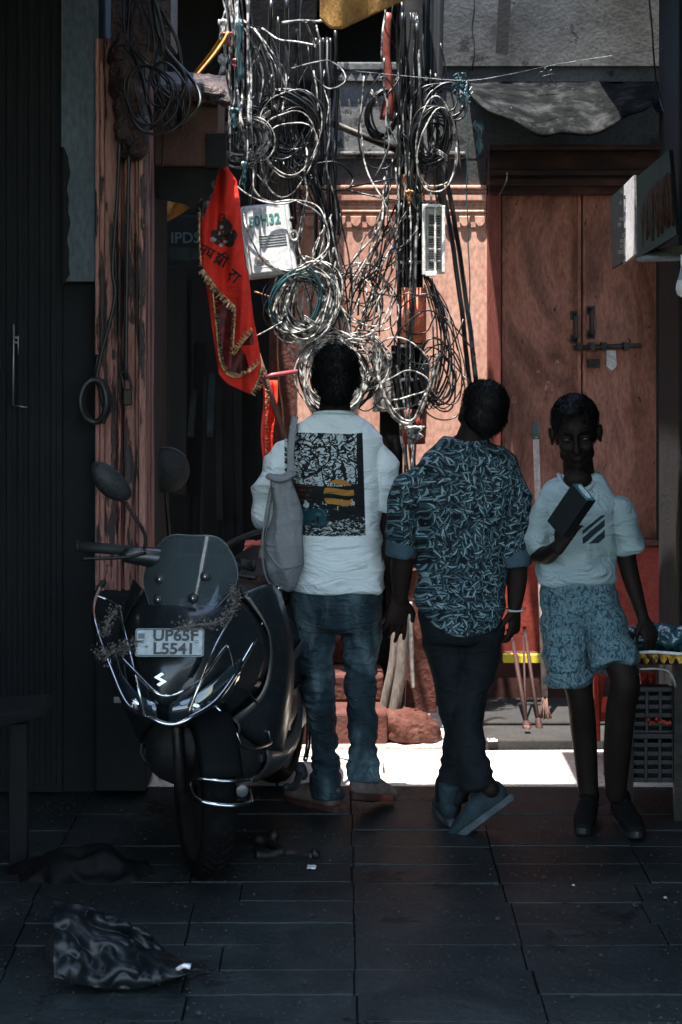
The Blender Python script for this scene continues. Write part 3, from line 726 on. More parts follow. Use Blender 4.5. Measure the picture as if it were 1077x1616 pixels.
# T-shirt
s_ = MB()
s_.limb([J(531, 929), J(531, 905), J(531, 850), J(531, 790), J(530, 745), J(528, 712), J(527, 690), J(527, 672), J(527, 660), J(527, 654)],
        [(.176, .128), (.172, .125), (.166, .122), (.166, .125), (.170, .128), (.178, .120), (.172, .105), (.136, .088), (.098, .075), (.070, .068)], n=40, k=6, p=2.35, round_ends=.06)
s_.limb([J(482, 706, .01), J(454, 727, .0), J(431, 765, -.01), J(424, 800, .0), J(429, 822, .01)], [(.054, .066), (.066, .075), (.066, .078), (.058, .075), (.054, .07)], n=26, k=6, p=2.2, round_ends=.08)
s_.limb([J(572, 706, .01), J(597, 727, .0), J(608, 755, .0), J(610, 780, .0), J(610, 802, .0)], [(.052, .066), (.057, .072), (.054, .072), (.050, .07), (.048, .068)], n=26, k=6, p=2.2, round_ends=.08)
hemz = J(0, 932).z
def zf(c):
    a = .45 + .9 * max(0, 1 - (c[2] - hemz) / .22); return min(1.35, a + (.6 if abs(c[0] - o1.x) > .15 and c[2] > hemz + .2 else 0))
def tee_folds(co, no):
    f = fold_disp(.022, (5, 5, 8), 4, zf)(co, no)
    h = np.array([max(0, 1 - (c[2] - hemz) / .16) * (.5 + .5 * noise.noise(V((c[0] * 9, 0, 3)))) for c in co])
    w_ = np.array([1 - 3.2 * abs(noise.noise(V((c[0] * 7 + c[2] * 3, c[1] * 3, c[2] * 30)))) for c in co]) * .0060 * h
    return f + no * w_[:, None]
t = NT('tee_print'); t.xyz = X, Yc, Z = t.co()
px0, px1 = J(449, 0).x - o1.x, J(572, 0).x - o1.x; pz0, pz1 = J(0, 840).z, J(0, 681).z
u = t.ma('DIVIDE', t.sub(X, px0), px1 - px0); v = t.ma('DIVIDE', t.sub(Z, pz0), pz1 - pz0)
wob = t.mul(t.sub(t.noise(t.obj, 9, 2), .5), .03)
ins = t.mul(t.inside(t.add(u, t.mul(t.sub(1., v), -.04)), .0, 1.), t.inside(t.add(v, wob), 0., 1.), t.lt(Yc, 0.03))
dn = t.mul(t.sub(t.noise(t.obj, 22, 3), .5), .16); dn2 = t.mul(t.sub(t.noise(t.obj, 15, 3), .5), .16)
uv = t.comb(t.add(u, dn), t.mul(t.add(v, dn2), 1.3))
# upper half: angular panels of ink shapes
pn = t.vor(uv, 3.2, out=None); pcol = pn.outputs['Color']; sx = t.n.new('ShaderNodeSeparateXYZ'); t.l.new(pcol, sx.inputs[0])
edge = t.lt(t.vor(uv, 3.2, 'DISTANCE_TO_EDGE'), .022)
ink = t.gt(t.noise(t.comb(t.add(u, t.mul(sx.outputs[0], 3.)), t.mul(v, 1.6), t.mul(sx.outputs[1], 4.)), 9, 4, 3.0, .6), .52)
ink2 = t.lt(t.vor(uv, 8.5, 'DISTANCE_TO_EDGE'), .05)
dark_up = t.ma('MAXIMUM', t.ma('MAXIMUM', edge, ink), t.mul(ink2, t.gt(sx.outputs[2], .45)))
dark_up = t.ma('MAXIMUM', dark_up, t.gt(t.add(u, t.mul(wob, 2.)), .93))
low = t.lt(t.add(v, t.mul(wob, 2.5)), .50)
lowlight = t.mul(t.gt(t.noise(t.comb(u, t.mul(v, 2.5)), 16, 5, 1.5, .7), .55), t.lt(t.add(v, t.mul(u, -.10)), .09))
shard = t.mul(t.gt(t.noise(uv, 7, 2, 2.), .60), t.inside(v, .2, .36), t.inside(u, .25, .9))
dark = t.mix(low, dark_up, t.sub(1., t.ma('MAXIMUM', lowlight, shard)))
pale = (.50, .58, .59)
pc = t.mix(dark, pale, (.010, .014, .016))
# plain ochre disc crossed by a dark wave
du = t.mul(t.sub(u, .70), .78); dv = t.sub(v, .41); rr_ = t.ma('SQRT', t.add(t.mul(du, du), t.mul(dv, dv)))
ring = t.mul(t.lt(t.ma('ABSOLUTE', t.sub(rr_, .125)), .034), t.gt(t.noise(uv, 5, 1), .40))
ring = t.mul(t.lt(rr_, .150), t.gt(t.ma('SINE', t.add(t.mul(dv, 62.), t.mul(t.ma('SINE', t.mul(du, 16.)), .8))), -.25))
bar = t.mul(0., t.lt(rr_, .12), t.lt(t.ma('ABSOLUTE', t.add(t.sub(dv, .01), t.mul(t.ma('SINE', t.mul(du, 18.)), .022))), .022))
pc = t.mix(t.ma('MAXIMUM', ring, bar), pc, (.42, .21, .045))
blk = t.mul(t.inside(u, .12, .55), t.inside(v, .10, .27), t.gt(t.vor(t.comb(t.mul(u, 1.6), t.mul(v, .9)), 9, 'F1', 'Distance', .6), .30))
pc = t.mix(t.mul(blk, .9), pc, (.012, .065, .085))
blk2 = t.mul(t.inside(u, .08, .36), t.inside(v, .33, .50), t.gt(t.ma('SINE', t.mul(v, 130.)), .0), t.gt(t.noise(t.comb(t.mul(u, 4.), t.mul(v, 7.)), 6, 1), .47))
pc = t.mix(blk2, pc, (.10, .03, .02))
pc = t.mix(t.mul(t.noise(t.obj, 160, 2), .5), pc, t.mix(1., pc, (.6, .6, .6), 'MULTIPLY'))
base = t.mix(t.noise(t.obj, 3, 3), (.66, .75, .76), (.76, .83, .83))
cloth_bump(t, .75, 6, .04); TEE = t.done(t.mix(ins, base, pc), .85)
tee = part('tee_shirt', fuse(s_, 'tee_shirt', .0055, 3, o1, tee_folds), TEE, r1, fix=False)
TRIM = cloth('tee_trim', (.64, .73, .74))
m = MB(); m.tube([J(527, 654, 0) + V((.066 * math.cos(a), .064 * math.sin(a), -.006 * math.sin(a) * 2)) for a in [2 * PI * i / 36 for i in range(36)]], .0075, 8, closed=True, flat=1.6)
part('collar', m, TRIM, tee)
# jeans
t = NT('denim'); t.xyz = X, Yc, Z = t.co()
fd = t.noise(t.comb(t.mul(X, 2.), t.mul(Yc, 2.), t.mul(Z, .8)), 5, 4, .6)
fr = ramp(t.n, [(.34, (.010, .018, .024)), (.5, (.030, .055, .070)), (.64, (.13, .20, .225))]); t.l.new(fd, fr.inputs['Fac'])
weave = t.noise(t.comb(t.mul(X, 1.), Yc, t.mul(Z, 3.)), 500, 1); cloth_bump(t, .9, 8, .03)
DENIM = t.done(t.mix(t.mul(weave, .5), fr.outputs[0], (.015, .025, .032)), .9)
j_ = MB()
j_.limb([J(532, 922), J(532, 955), J(532, 985)], [(.166, .112), (.163, .118), (.150, .105)], n=30, k=5, p=2.4, round_ends=.3)
j_.limb([J(499, 955, 0), J(497, 1005, .0), J(499, 1060, -.005), J(504, 1104, .0), J(509, 1150, .01), J(514, 1195, .012), J(516, 1225, .01), J(517, 1257, .0)],
        [(.082, .10), (.073, .088), (.060, .072), (.053, .064), (.049, .060), (.046, .058), (.053, .064), (.058, .070)], n=24, k=6, round_ends=.15)
j_.limb([J(567, 955, 0), J(571, 1005, .005), J(569, 1060, .01), J(570, 1104, -.01), J(573, 1150, -.04), J(574, 1190, -.06), J(573, 1215, -.07), J(573, 1232, -.08)],
        [(.082, .10), (.070, .086), (.056, .070), (.053, .064), (.051, .060), (.048, .058), (.053, .062), (.056, .066)], n=24, k=6, round_ends=.15)
def jean_folds(co, no):
    f = fold_disp(.010, (7, 6, 10), 9)(co, no)
    lo = np.clip((.42 - co[:, 2]) / .36, 0, 1); kn = np.exp(-((co[:, 2] - .47) / .10) ** 2) * .6; hp = np.exp(-((co[:, 2] - .82) / .09) ** 2) * .35
    ph = np.array([noise.noise(V((c[0] * 8, c[1] * 8, c[2] * 5))) * 5 for c in co])
    rg_ = np.array([.8 - 2.6 * abs(noise.noise(V((c[0] * 9 + c[2] * 6, c[1] * 6, c[2] * 26)))) for c in co]); return f + no * (rg_ * .012 * (lo + kn + hp))[:, None]
jn = part('jeans', fuse(j_, 'jeans', .0058, 2, o1, jean_folds), DENIM, r1, fix=False)
STITCH = plain('tan_stitch', (.05, .05, .045), .8)
def on_back(px, py, dy=-.13): return J(px, py, dy)
for pts in (((468, 944), (508, 949), (506, 978), (488, 990), (470, 976), (468, 944)), ((556, 949), (596, 944), (597, 976), (578, 990), (558, 978), (556, 949))):
    P2_ = []
    for (x, y) in pts:
        q = J(x, y); lx = (q.x - o1.x - J(532, 0).x + o1.x); dpt = .118 * max(.3, 1 - abs(lx / .166) ** 2.4) ** (1 / 2.4); P2_.append(V((q.x, Y1 - dpt - .004, q.z)))
    m = MB(); m.tube(catmull(P2_, 3), .0014, 5); part('pocket_stitching', m, STITCH, jn)
LEATHER = worn('brown_suede', [(.3, (.06, .045, .04)), (.7, (.20, .155, .135))], scale=12, rough=.75, bump=.3)
REDSOLE = worn('rust_sole', [(.3, (.03, .02, .02)), (.55, (.05, .02, .016)), (.72, (.22, .05, .03))], scale=9, rough=.7, stretch=(1, 1, .3))
shoe(r1, foot_z(J(531, 1290, -.05), .004), (-.62, .70, 0), (0, 0, 1), .29, (LEATHER, REDSOLE), ankle=.01, w=1.12)
shoe(r1, foot_z(J(562, 1270, -.14), .072), (.42, .74, -.22), (0, .30, 1), .29, (LEATHER, REDSOLE), ankle=.01, w=1.12)

# grey drawstring bag on his left shoulder
rb = thing('shoulder_bag', 'pale grey cloth bag hanging from the left shoulder of the man in the pale T-shirt', 'bag', J(450, 940, -.18))
ob_ = wpos(rb)
BAG = cloth('bag_cloth', (.25, .26, .265), (.16, .17, .18), st=.7, sc=6, d=.03)
m = MB(); D = -.175
m.limb([J(444, 752, D + .02), J(447, 775, D), J(452, 815, D), J(450, 860, D), J(449, 895, D), J(450, 925, D + .01)], [(.036, .022), (.045, .034), (.052, .046), (.064, .058), (.062, .056), (.042, .035)], n=28, k=6, p=2.4, round_ends=.3)
def bag_f(co, no):
    base_ = fold_disp(.014, (16, 8, 5), 2)(co, no)
    ang = np.sin(co[:, 0] * 150 + co[:, 2] * 9) * .0035 * np.clip((co[:, 2] - ob_.z - .05) / .3, 0, 1); return base_ + no * ang[:, None]
bg_ = part('bag_body', fuse(m, 'bag_body', .005, 3, ob_, bag_f), BAG, rb, fix=False)
m = MB(); m.tube(catmull([J(424, 872, D - .045), J(440, 893, D - .066), J(460, 896, D - .062), J(476, 888, D - .035)], 6), .0035, 6); part('seam', m, BAG, bg_)
m = MB(); m.limb([J(426, 752, D), J(444, 757, D - .03), J(462, 748, D - .01)], [(.012, .02)] * 3, ref=(0, 0, 1), n=12); part('top_hem', m, BAG, bg_)
m = MB()
sp = catmull([J(466, 658, .02), J(464, 668, -.075), J(461, 690, -.118), J(459, 715, -.150), J(459, 740, -.160), J(452, 765, -.18)], 6)
m.tube(sp, .013, 10, flat=.22, ref=(1, 0, 0)); part('strap', m, BAG, rb)
m = MB(); m.tube(catmull([J(427, 770, D + .02), J(417, 830, D), J(414, 870, D - .01), J(420, 910, D - .01), J(437, 935, D)], 6), .004, 6); m.tube(catmull([J(430, 780, D + .03), J(420, 840, D + .02), J(419, 880, D), J(430, 925, D)], 6), .004, 6); part('drawstring', m, BAG, rb)

# ================================================================== person 2: leaf print shirt, dark trousers, seen from behind
Y2 = 7.0
def K(px, py, dy=0.): return W(px, py, Y2 + dy)
r2 = thing('person', 'man in a dark leaf print shirt and black trousers, from behind', 'person', foot_z(K(728, 1300)))
o2 = wpos(r2)
b = MB(); Rh = frame((-.42, 1, .05), (.16, 0, 1)); hc2 = K(759, 655, .0)
head_mb(b, hc2, Rh, .97)
b.limb([K(742, 705, .01), K(748, 685, .0), K(756, 665, .01)], [.062, .055, .054], n=18)
b.limb([K(738, 730), K(735, 850), K(730, 950)], [(.15, .085), (.14, .09), (.13, .085)], n=20)
b.limb([K(668, 760), K(645, 800), K(637, 860, -.01), K(634, 900, .0), K(632, 945, .02)], [.040, .042, .042, .040, .027])
hand_mb(b, K(631, 942, .02), (-.12, .05, -1), (-.15, -1, 0) if False else (.3, .95, 0), (-1, .3, 0) if False else (.95, .3, .1), 1.02, curl=(.12, .18, .22, .30), thumb=.1, spread=.10)
b.limb([K(798, 765), K(813, 810), K(815, 870), K(816, 915, -.01), K(813, 955, -.02)], [.040, .042, .041, .037, .026])
hand_mb(b, K(813, 957, -.02), (-.02, .0, -1), (-.75, .65, 0), (-.5, -.8, 0), .98, curl=(.45, .55, .6, .65), thumb=.5)
b.limb([K(700, 975, .02), K(716, 1100, .05), K(720, 1200, .06), K(715, 1275, .03)], [.050, .035, .030, .030]); b.limb([K(760, 975, .0), K(744, 1100, .02), K(744, 1195, -.12), K(775, 1245, -.19)], [.050, .035, .030, .030])
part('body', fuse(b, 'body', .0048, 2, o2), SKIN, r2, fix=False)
part('hair', hair_mesh(hc2, Rh, .99, o2, 5, 6000, front=True, curl=-.2, nape=-.018, tl=.55), HAIR, r2, fix=False)
# leaf print
t = NT('leaf_print'); t.xyz = X, Yc, Z = t.co()
P0 = t.comb(t.add(X, t.mul(Yc, .6)), t.add(Z, t.mul(Yc, .15)), 0.)
def leaves(scale, ox, wdt, seedm):
    mp = t.n.new('ShaderNodeMapping'); t.l.new(P0, mp.inputs[0]); mp.inputs['Scale'].default_value = (scale,) * 3; mp.inputs['Location'].default_value = (ox, ox * 1.7, 0)
    vr = t.n.new('ShaderNodeTexVoronoi'); vr.voronoi_dimensions = '2D'; t.l.new(mp.outputs[0], vr.inputs['Vector']); vr.inputs['Scale'].default_value = 1.; vr.inputs['Randomness'].default_value = .8
    df = t.n.new('ShaderNodeVectorMath'); df.operation = 'SUBTRACT'; t.l.new(mp.outputs[0], df.inputs[0]); t.l.new(vr.outputs['Position'], df.inputs[1])
    sc = t.n.new('ShaderNodeSeparateXYZ'); t.l.new(vr.outputs['Color'], sc.inputs[0])
    ro = t.n.new('ShaderNodeVectorRotate'); ro.rotation_type = 'Z_AXIS'; t.l.new(df.outputs[0], ro.inputs['Vector']); t.l.new(t.add(t.mul(sc.outputs[0], 2.6), seedm), ro.inputs['Angle'])
    sp_ = t.n.new('ShaderNodeSeparateXYZ'); t.l.new(ro.outputs[0], sp_.inputs[0]); lx, ly = sp_.outputs[0], sp_.outputs[1]
    ly = t.add(ly, t.mul(lx, lx, t.mul(t.sub(sc.outputs[2], .5), .7)))
    e = t.sub(1., t.mul(lx, lx, 3.6)); msk = t.lt(t.ma('ABSOLUTE', ly), t.mul(e, wdt))
    shade = t.add(.25, t.mul(t.gt(ly, 0.), .40)); shade = t.mul(shade, t.add(.45, t.mul(sc.outputs[1], .9)))
    return msk, shade
val = t.mul(t.noise(P0, 40, 2), .04)
for sc_, ox, wd_, sm_ in ((29, .3, .19, .2), (32, 3.1, .17, 1.9), (27, 7.7, .16, -.6), (36, 11.3, .15, 1.1), (24, 15.9, .13, 2.4), (30, 19.1, .16, .9), (28, 27.1, .15, 1.5)):
    mk, sh = leaves(sc_, ox, wd_, sm_); val = t.mix(mk, val, sh)
rp = ramp(t.n, [(0, (.004, .007, .010)), (.25, (.010, .020, .027)), (.5, (.05, .095, .11)), (.95, (.26, .38, .41))]); t.l.new(val, rp.inputs['Fac'])
cloth_bump(t, .55, 6, .02); LEAF = t.done(rp.outputs[0], .8)
s_ = MB()
s_.limb([K(729, 992), K(729, 955), K(727, 900), K(728, 850), K(733, 800), K(736, 765), K(738, 738), K(739, 718), K(740, 704), K(741, 696)],
        [(.145, .120), (.160, .128), (.156, .126), (.160, .125), (.172, .125), (.181, .120), (.184, .108), (.162, .092), (.118, .078), (.076, .064)], n=40, k=6, p=2.35, round_ends=.06)
z0 = K(0, 950).z
for i, v_ in enumerate(s_.v):
    if v_.z < z0: 
        k_ = (z0 - v_.z) / .094; s_.v[i] = V((v_.x, v_.y, z0 - (z0 - v_.z) * max(.06, 1 - abs((v_.x - K(733, 0).x) / .165) ** 2.6)))
s_.limb([K(676, 742, .01), K(652, 768), K(638, 805, -.01), K(635, 845, -.01), K(634, 868, -.005)], [(.050, .066), (.060, .076), (.056, .074), (.050, .068), (.048, .062)], n=26, k=6, p=2.2, round_ends=.08)
s_.limb([K(790, 746, .01), K(809, 770), K(814, 805, -.01), K(814, 850, -.015), K(815, 880, -.015)], [(.050, .064), (.055, .074), (.052, .072), (.050, .068), (.048, .062)], n=26, k=6, p=2.2, round_ends=.08)
sh2 = part('shirt', fuse(s_, 'shirt', .0055, 3, o2, fold_disp(.022, (5, 5, 8), 21)), LEAF, r2, fix=False)
CUFF = cloth('cuff_lining', (.06, .10, .125), (.03, .055, .07))
for a, b_ in ((K(634, 852, -.01), K(633, 876, -.005)), (K(815, 868, -.015), K(816, 892, -.015))):
    m = MB(); m.limb([a, b_], [(.051, .066), (.0535, .068)], n=24, k=4, round_ends=.1); part('rolled_cuff', fuse(m, 'rolled_cuff', .005, 1, o2, fold_disp(.006, (9, 9, 14), 7)), CUFF, sh2, fix=False)
m = MB(); rows = []
for j in range(5):
    rows.append([K(741, 700 - j * 3.2, .0) + V(((.074 - .003 * j) * math.cos(a) + .006 * j * .3, (.066 - .002 * j) * math.sin(a), -.010 * math.sin(a) * -1 - .006)) for a in [2 * PI * i / 40 for i in range(41)]])
m.grid(rows, thick=0); me_ = part('collar', m, LEAF, sh2); so2 = me_.modifiers.new('t', 'SOLIDIFY'); so2.thickness = .005
m = MB(); m.limb([K(728, 940), K(727, 985), K(727, 1005)], [(.150, .108), (.146, .11), (.135, .10)], n=28, k=5, p=2.3, round_ends=.3)
m.limb([K(697, 985, .02), K(706, 1040, .04), K(716, 1100, .05), K(722, 1150, .06), K(720, 1200, .06), K(717, 1238, .05), K(716, 1264, .04)], [(.078, .10), (.072, .09), (.060, .075), (.052, .065), (.050, .062), (.056, .066), (.058, .07)], n=24, k=6, round_ends=.15)
m.limb([K(761, 985, .0), K(756, 1040, .03), K(744, 1100, .02), K(740, 1150, -.05), K(744, 1195, -.12), K(752, 1225, -.16), K(757, 1242, -.17)], [(.080, .10), (.070, .09), (.056, .072), (.052, .062), (.052, .060), (.058, .062), (.058, .062)], n=24, k=6, round_ends=.15)
def tr_folds(co, no):
    f = fold_disp(.009, (7, 6, 8), 33)(co, no); lo = np.clip((.36 - co[:, 2]) / .3, 0, 1)
    ph = np.array([noise.noise(V((c[0] * 8, c[1] * 8, c[2] * 5))) * 5 for c in co])
    rg_ = np.array([.8 - 2.6 * abs(noise.noise(V((c[0] * 9 - c[2] * 6, c[1] * 6, c[2] * 24)))) for c in co]); return f + no * (rg_ * .014 * lo)[:, None]
part('trousers', fuse(m, 'trousers', .0058, 2, o2, tr_folds), cloth('black_trousers', (.010, .014, .017), (.006, .008, .010), st=.6), r2, fix=False)
DK = worn('dark_blue_canvas', [(.3, (.007, .014, .018)), (.7, (.03, .055, .065))], scale=14, rough=.8, bump=.3)
SOLE = worn('grey_sole', [(.3, (.02, .026, .03)), (.7, (.09, .11, .12))], scale=12, rough=.7)
shoe(r2, foot_z(K(712, 1300, -.03), .004), (-.10, 1, 0), (0, 0, 1), .27, (DK, SOLE))
shoe(r2, K(808, 1264, -.16), (-.58, .22, -.50), (-.50, .25, .75), .28, (DK, SOLE), w=1.05, ankle=.01)
t_ = thing('bracelet', 'thin beaded bracelet on the right wrist of the man in the leaf print shirt', 'bracelet', K(816, 962, -.02))
m = MB(); m.tube([K(813, 961, -.02) + V((.036 * math.cos(a), .034 * math.sin(a), .004 * math.sin(a * 2 + 1))) for a in [2 * PI * i / 30 for i in range(30)]], .0022, 6, closed=True); part('chain', m, M['galv'], t_)
m = MB()
for i in range(9): m.ball(K(813, 962, -.02) + V((.038 * math.cos(-PI / 2 + (i - 4) * .16), .037 * math.sin(-PI / 2 + (i - 4) * .16), 0)), .0042, n=8, m=6)
part('beads', m, plain('pale_beads', (.45, .42, .40), .35), t_)

# ================================================================== person 3: boy walking toward the camera
Y3 = 6.98
def B3(px, py, dy=0.): return W(px, py, Y3 + dy)
r3 = thing('person', 'boy in pale T-shirt and patterned shorts facing the camera', 'person', foot_z(B3(945, 1290)))
o3 = wpos(r3)
b = MB(); Rb = frame((-.10, -1, -.22), (-.07, 0, 1)); hc3 = B3(909, 687, -.02)
head_mb(b, hc3, Rb, 1.03)
b.limb([B3(914, 775, .01), B3(914, 750, .01), B3(911, 715, .01)], [.066, .056, .052], n=18)
b.limb([B3(914, 790), B3(912, 860), B3(912, 940)], [(.115, .068), (.105, .07), (.11, .07)], n=20)
b.ball(B3(912, 756, -.052), (.052, .034, .036))
b.limb([B3(866, 800), B3(851, 830, -.01), B3(853, 875, -.03)], [.030, .034, .035]); b.limb([B3(852, 872, -.03), B3(864, 876, -.12), B3(884, 860, -.24)], [.035, .031, .022])
hand_mb(b, B3(884, 861, -.245), (.42, -.12, .85), (.35, -.15, -.1) if False else (.55, .75, -.15), (.35, -.45, .2) if False else (-.7, .5, .45), .84, curl=(.35, .42, .46, .5), thumb=.9)
b.limb([B3(962, 805), B3(983, 830), B3(990, 885, .0), B3(1000, 925, -.01), B3(1015, 975, -.03)], [.030, .034, .034, .030, .021])
hand_mb(b, B3(1015, 975, -.03), (.35, -.2, -.85), (.2, 1, -.3), (-.8, -.3, .2), .84, curl=(.35, .4, .45, .5), thumb=.3)
b.limb([B3(888, 940), B3(898, 1020), B3(915, 1095, -.02), B3(921, 1150, .02), B3(926, 1210, .05), B3(930, 1262, .06)], [.07, .062, .047, .046, .040, .034])
b.limb([B3(936, 945), B3(960, 1010, -.10), B3(986, 1070, -.16), B3(980, 1120, -.13), B3(974, 1190, -.08), B3(972, 1252, -.04)], [.055, .056, .052, .052, .048, .036])
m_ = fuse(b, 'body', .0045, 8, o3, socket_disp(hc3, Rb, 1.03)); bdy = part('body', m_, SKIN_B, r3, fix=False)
for k in (-1, 1):
    m = MB(); m.ball(hc3 + Rb @ V((k * .031, .0775, .011)) * 1.03, .0112); e = part('eye', m, EYE, r3)
    m = MB(); m.ball(hc3 + Rb @ V((k * .031, .0845, .008)) * 1.03, .0052); part('pupil', m, plain('pupil', g(.003), .1), e)
    m = MB(); m.limb([hc3 + Rb @ V((k * (.031 - .014), .086, .019)) * 1.03, hc3 + Rb @ V((k * .031, .0905, .0200)) * 1.03, hc3 + Rb @ V((k * (.031 + .015), .083, .018)) * 1.03], [.0045] * 3, ref=(0, 0, 1), n=8, k=3)
    part('eyelid', m, SKIN_B, r3)
    m = MB(); m.limb([hc3 + Rb @ V((k * .015, .089, .036)) * 1.03, hc3 + Rb @ V((k * .032, .088, .041)) * 1.03, hc3 + Rb @ V((k * .050, .072, .036)) * 1.03], [.003, .0045, .002], ref=(0, 0, 1), n=8, k=3)
    part('eyebrow', m, HAIR, r3)
part('hair', hair_mesh(hc3, Rb, 1.05, o3, 8, 6000, front=True, curl=-.15, lift=.006, nape=-.01, tl=.5), HAIR, r3, fix=False)
s_ = MB()
s_.limb([B3(911, 916), B3(911, 895), B3(911, 850), B3(911, 815), B3(912, 788), B3(913, 768), B3(913, 757), B3(912, 750)],
        [(.130, .098), (.136, .104), (.130, .095), (.134, .092), (.138, .088), (.124, .076), (.096, .064), (.062, .052)], n=36, k=6, p=2.3, round_ends=.12)
s_.limb([B3(870, 790, .0), B3(855, 810, -.01), B3(849, 840, -.02), B3(851, 872, -.035)], [(.038, .050), (.045, .060), (.043, .060), (.038, .056)], n=24, k=6, p=2.2, round_ends=.08)
s_.limb([B3(952, 790, .0), B3(973, 806), B3(987, 835), B3(994, 868)], [(.040, .050), (.050, .060), (.050, .060), (.046, .056)], n=24, k=6, p=2.2, round_ends=.08)
t = NT('boy_tee'); t.xyz = X, Yc, Z = t.co()
sx0 = B3(914, 0).x - o3.x; sz0 = B3(0, 853).z
su = t.ma('DIVIDE', t.sub(X, sx0), 36 * Y3 / F_PX); sv_ = t.ma('DIVIDE', t.sub(Z, sz0), 45 * Y3 / F_PX)
# three slanted bars climbing to the right
k1 = t.sub(sv_, t.mul(su, .62))
bars = t.ma('MAXIMUM', t.ma('MAXIMUM', t.inside(k1, -.42, -.14), t.inside(k1, -.02, .22)), t.inside(k1, .33, .46))
lg = t.mul(bars, t.inside(su, 0., 1.), t.inside(sv_, .02, .98), t.lt(Yc, 0.))
cloth_bump(t, .75, 6.5, .04); BTEE = t.done(t.mix(lg, t.mix(t.noise(t.obj, 4, 3), (.30, .40, .42), (.41, .51, .52)), (.025, .045, .055)), .85)
sh3 = part('tee_shirt', fuse(s_, 'tee_shirt', .005, 3, o3, fold_disp(.024, (7, 6, 9), 41)), BTEE, r3, fix=False)
m = MB(); m.tube(catmull([B3(882, 748, .01), B3(886, 760, -.045), B3(898, 772, -.079), B3(913, 777, -.086), B3(928, 771, -.079), B3(939, 759, -.045), B3(942, 747, .01)], 6), .0055, 8, flat=1.5)
part('collar', m, cloth('boy_trim', (.36, .45, .47)), sh3)
t = NT('shorts_print'); t.xyz = X, Yc, Z = t.co()
pat = t.gt(t.noise(t.comb(t.mul(X, 1.6), t.mul(Yc, 1.2), t.mul(Z, .9)), 34, 3, 2.2, .6), .54); rows_ = t.lt(t.vor(t.obj, 60), .35)
c0 = t.mix(t.noise(t.obj, 6, 3), (.09, .17, .20), (.17, .27, .30)); c1 = t.mix(t.mul(pat, .85), c0, (.020, .045, .060)); c1 = t.mix(t.mul(rows_, .35), c1, (.03, .06, .075))
cloth_bump(t, .9, 9, .03); SHORTS = t.done(c1, .7)
m = MB(); m.limb([B3(913, 912), B3(913, 935), B3(914, 960)], [(.124, .090), (.130, .095), (.130, .095)], n=28, k=5, p=2.3, round_ends=.2)
m.limb([B3(892, 945), B3(892, 1000, -.01), B3(896, 1045, -.02), B3(899, 1078, -.02)], [(.078, .088), (.080, .09), (.082, .09), (.083, .088)], n=26, k=6, round_ends=.1)
m.limb([B3(936, 945), B3(954, 990, -.07), B3(966, 1020, -.12), B3(972, 1052, -.15)], [(.074, .085), (.078, .088), (.080, .086), (.080, .082)], n=26, k=6, round_ends=.1)
part('shorts', fuse(m, 'shorts', .0055, 2, o3, fold_disp(.017, (8, 7, 12), 57)), SHORTS, r3, fix=False)
BS = worn('dark_sandal', [(.3, g(.003)), (.7, g(.008))], rough=.8, spec=.1)
shoe(r3, foot_z(B3(931, 1268, .10), .004), (-.22, -1, 0), (0, 0, 1), .25, (BS, M['blackrub']), ankle=.0, w=.95)
shoe(r3, foot_z(B3(975, 1262, .06), .004), (.12, -1, 0), (0, 0, 1), .25, (BS, M['blackrub']), ankle=.0, w=.95)
# the small box he holds
E = B3(922, 777, -.40); A = V((-.085, .075, -.145)).normalized(); w2 = V((.042, -.05, -.071)); w2 = (w2 - A * w2.dot(A)).normalized(); w1 = A.cross(w2).normalized()
if w1.x < 0: w1 = -w1
bx = thing('small_box', "dark narrow carton with a pale printed end held in the boy's raised hand", 'box', E)
def bxp(a, u_, v_): return E + A * a + w2 * u_ + w1 * v_
m = MB(); c8 = [bxp(a, u_, v_) for a in (0, .165) for u_ in (-.042, .042) for v_ in (-.024, .024)]
m.add(c8, [(0, 1, 3, 2), (4, 6, 7, 5), (0, 4, 5, 1), (2, 3, 7, 6), (0, 2, 6, 4), (1, 5, 7, 3)]); part('carton', m, plain('black_card', (.012, .014, .016), .35), bx, bevel=.002)
m = MB(); c8 = [bxp(a, u_, v_) for a in (-.0015, .001) for u_ in (-.040, .040) for v_ in (-.022, .022)]
m.add(c8, [(0, 1, 3, 2), (4, 6, 7, 5), (0, 4, 5, 1), (2, 3, 7, 6), (0, 2, 6, 4), (1, 5, 7, 3)]); part('printed_end', m, worn('teal_card', [(.35, (.03, .10, .12)), (.65, (.12, .30, .33))], scale=25, rough=.5), bx)
m = MB(); m.tube([bxp(-.003, .030 * math.cos(a) * (1 if abs(math.cos(a)) > .3 else 1), .009 * math.sin(a)) for a in [2 * PI * i / 24 for i in range(24)]], .0016, 5, closed=True)
for i in range(6): m.box(bxp(-.003, -.022 + i * .0085, 0) - V((.0015, .001, .0035)), bxp(-.003, -.022 + i * .0085, 0) + V((.0015, .001, .0035)))
part('label_print', m, plain('white_ink', (.6, .65, .65), .6), bx)
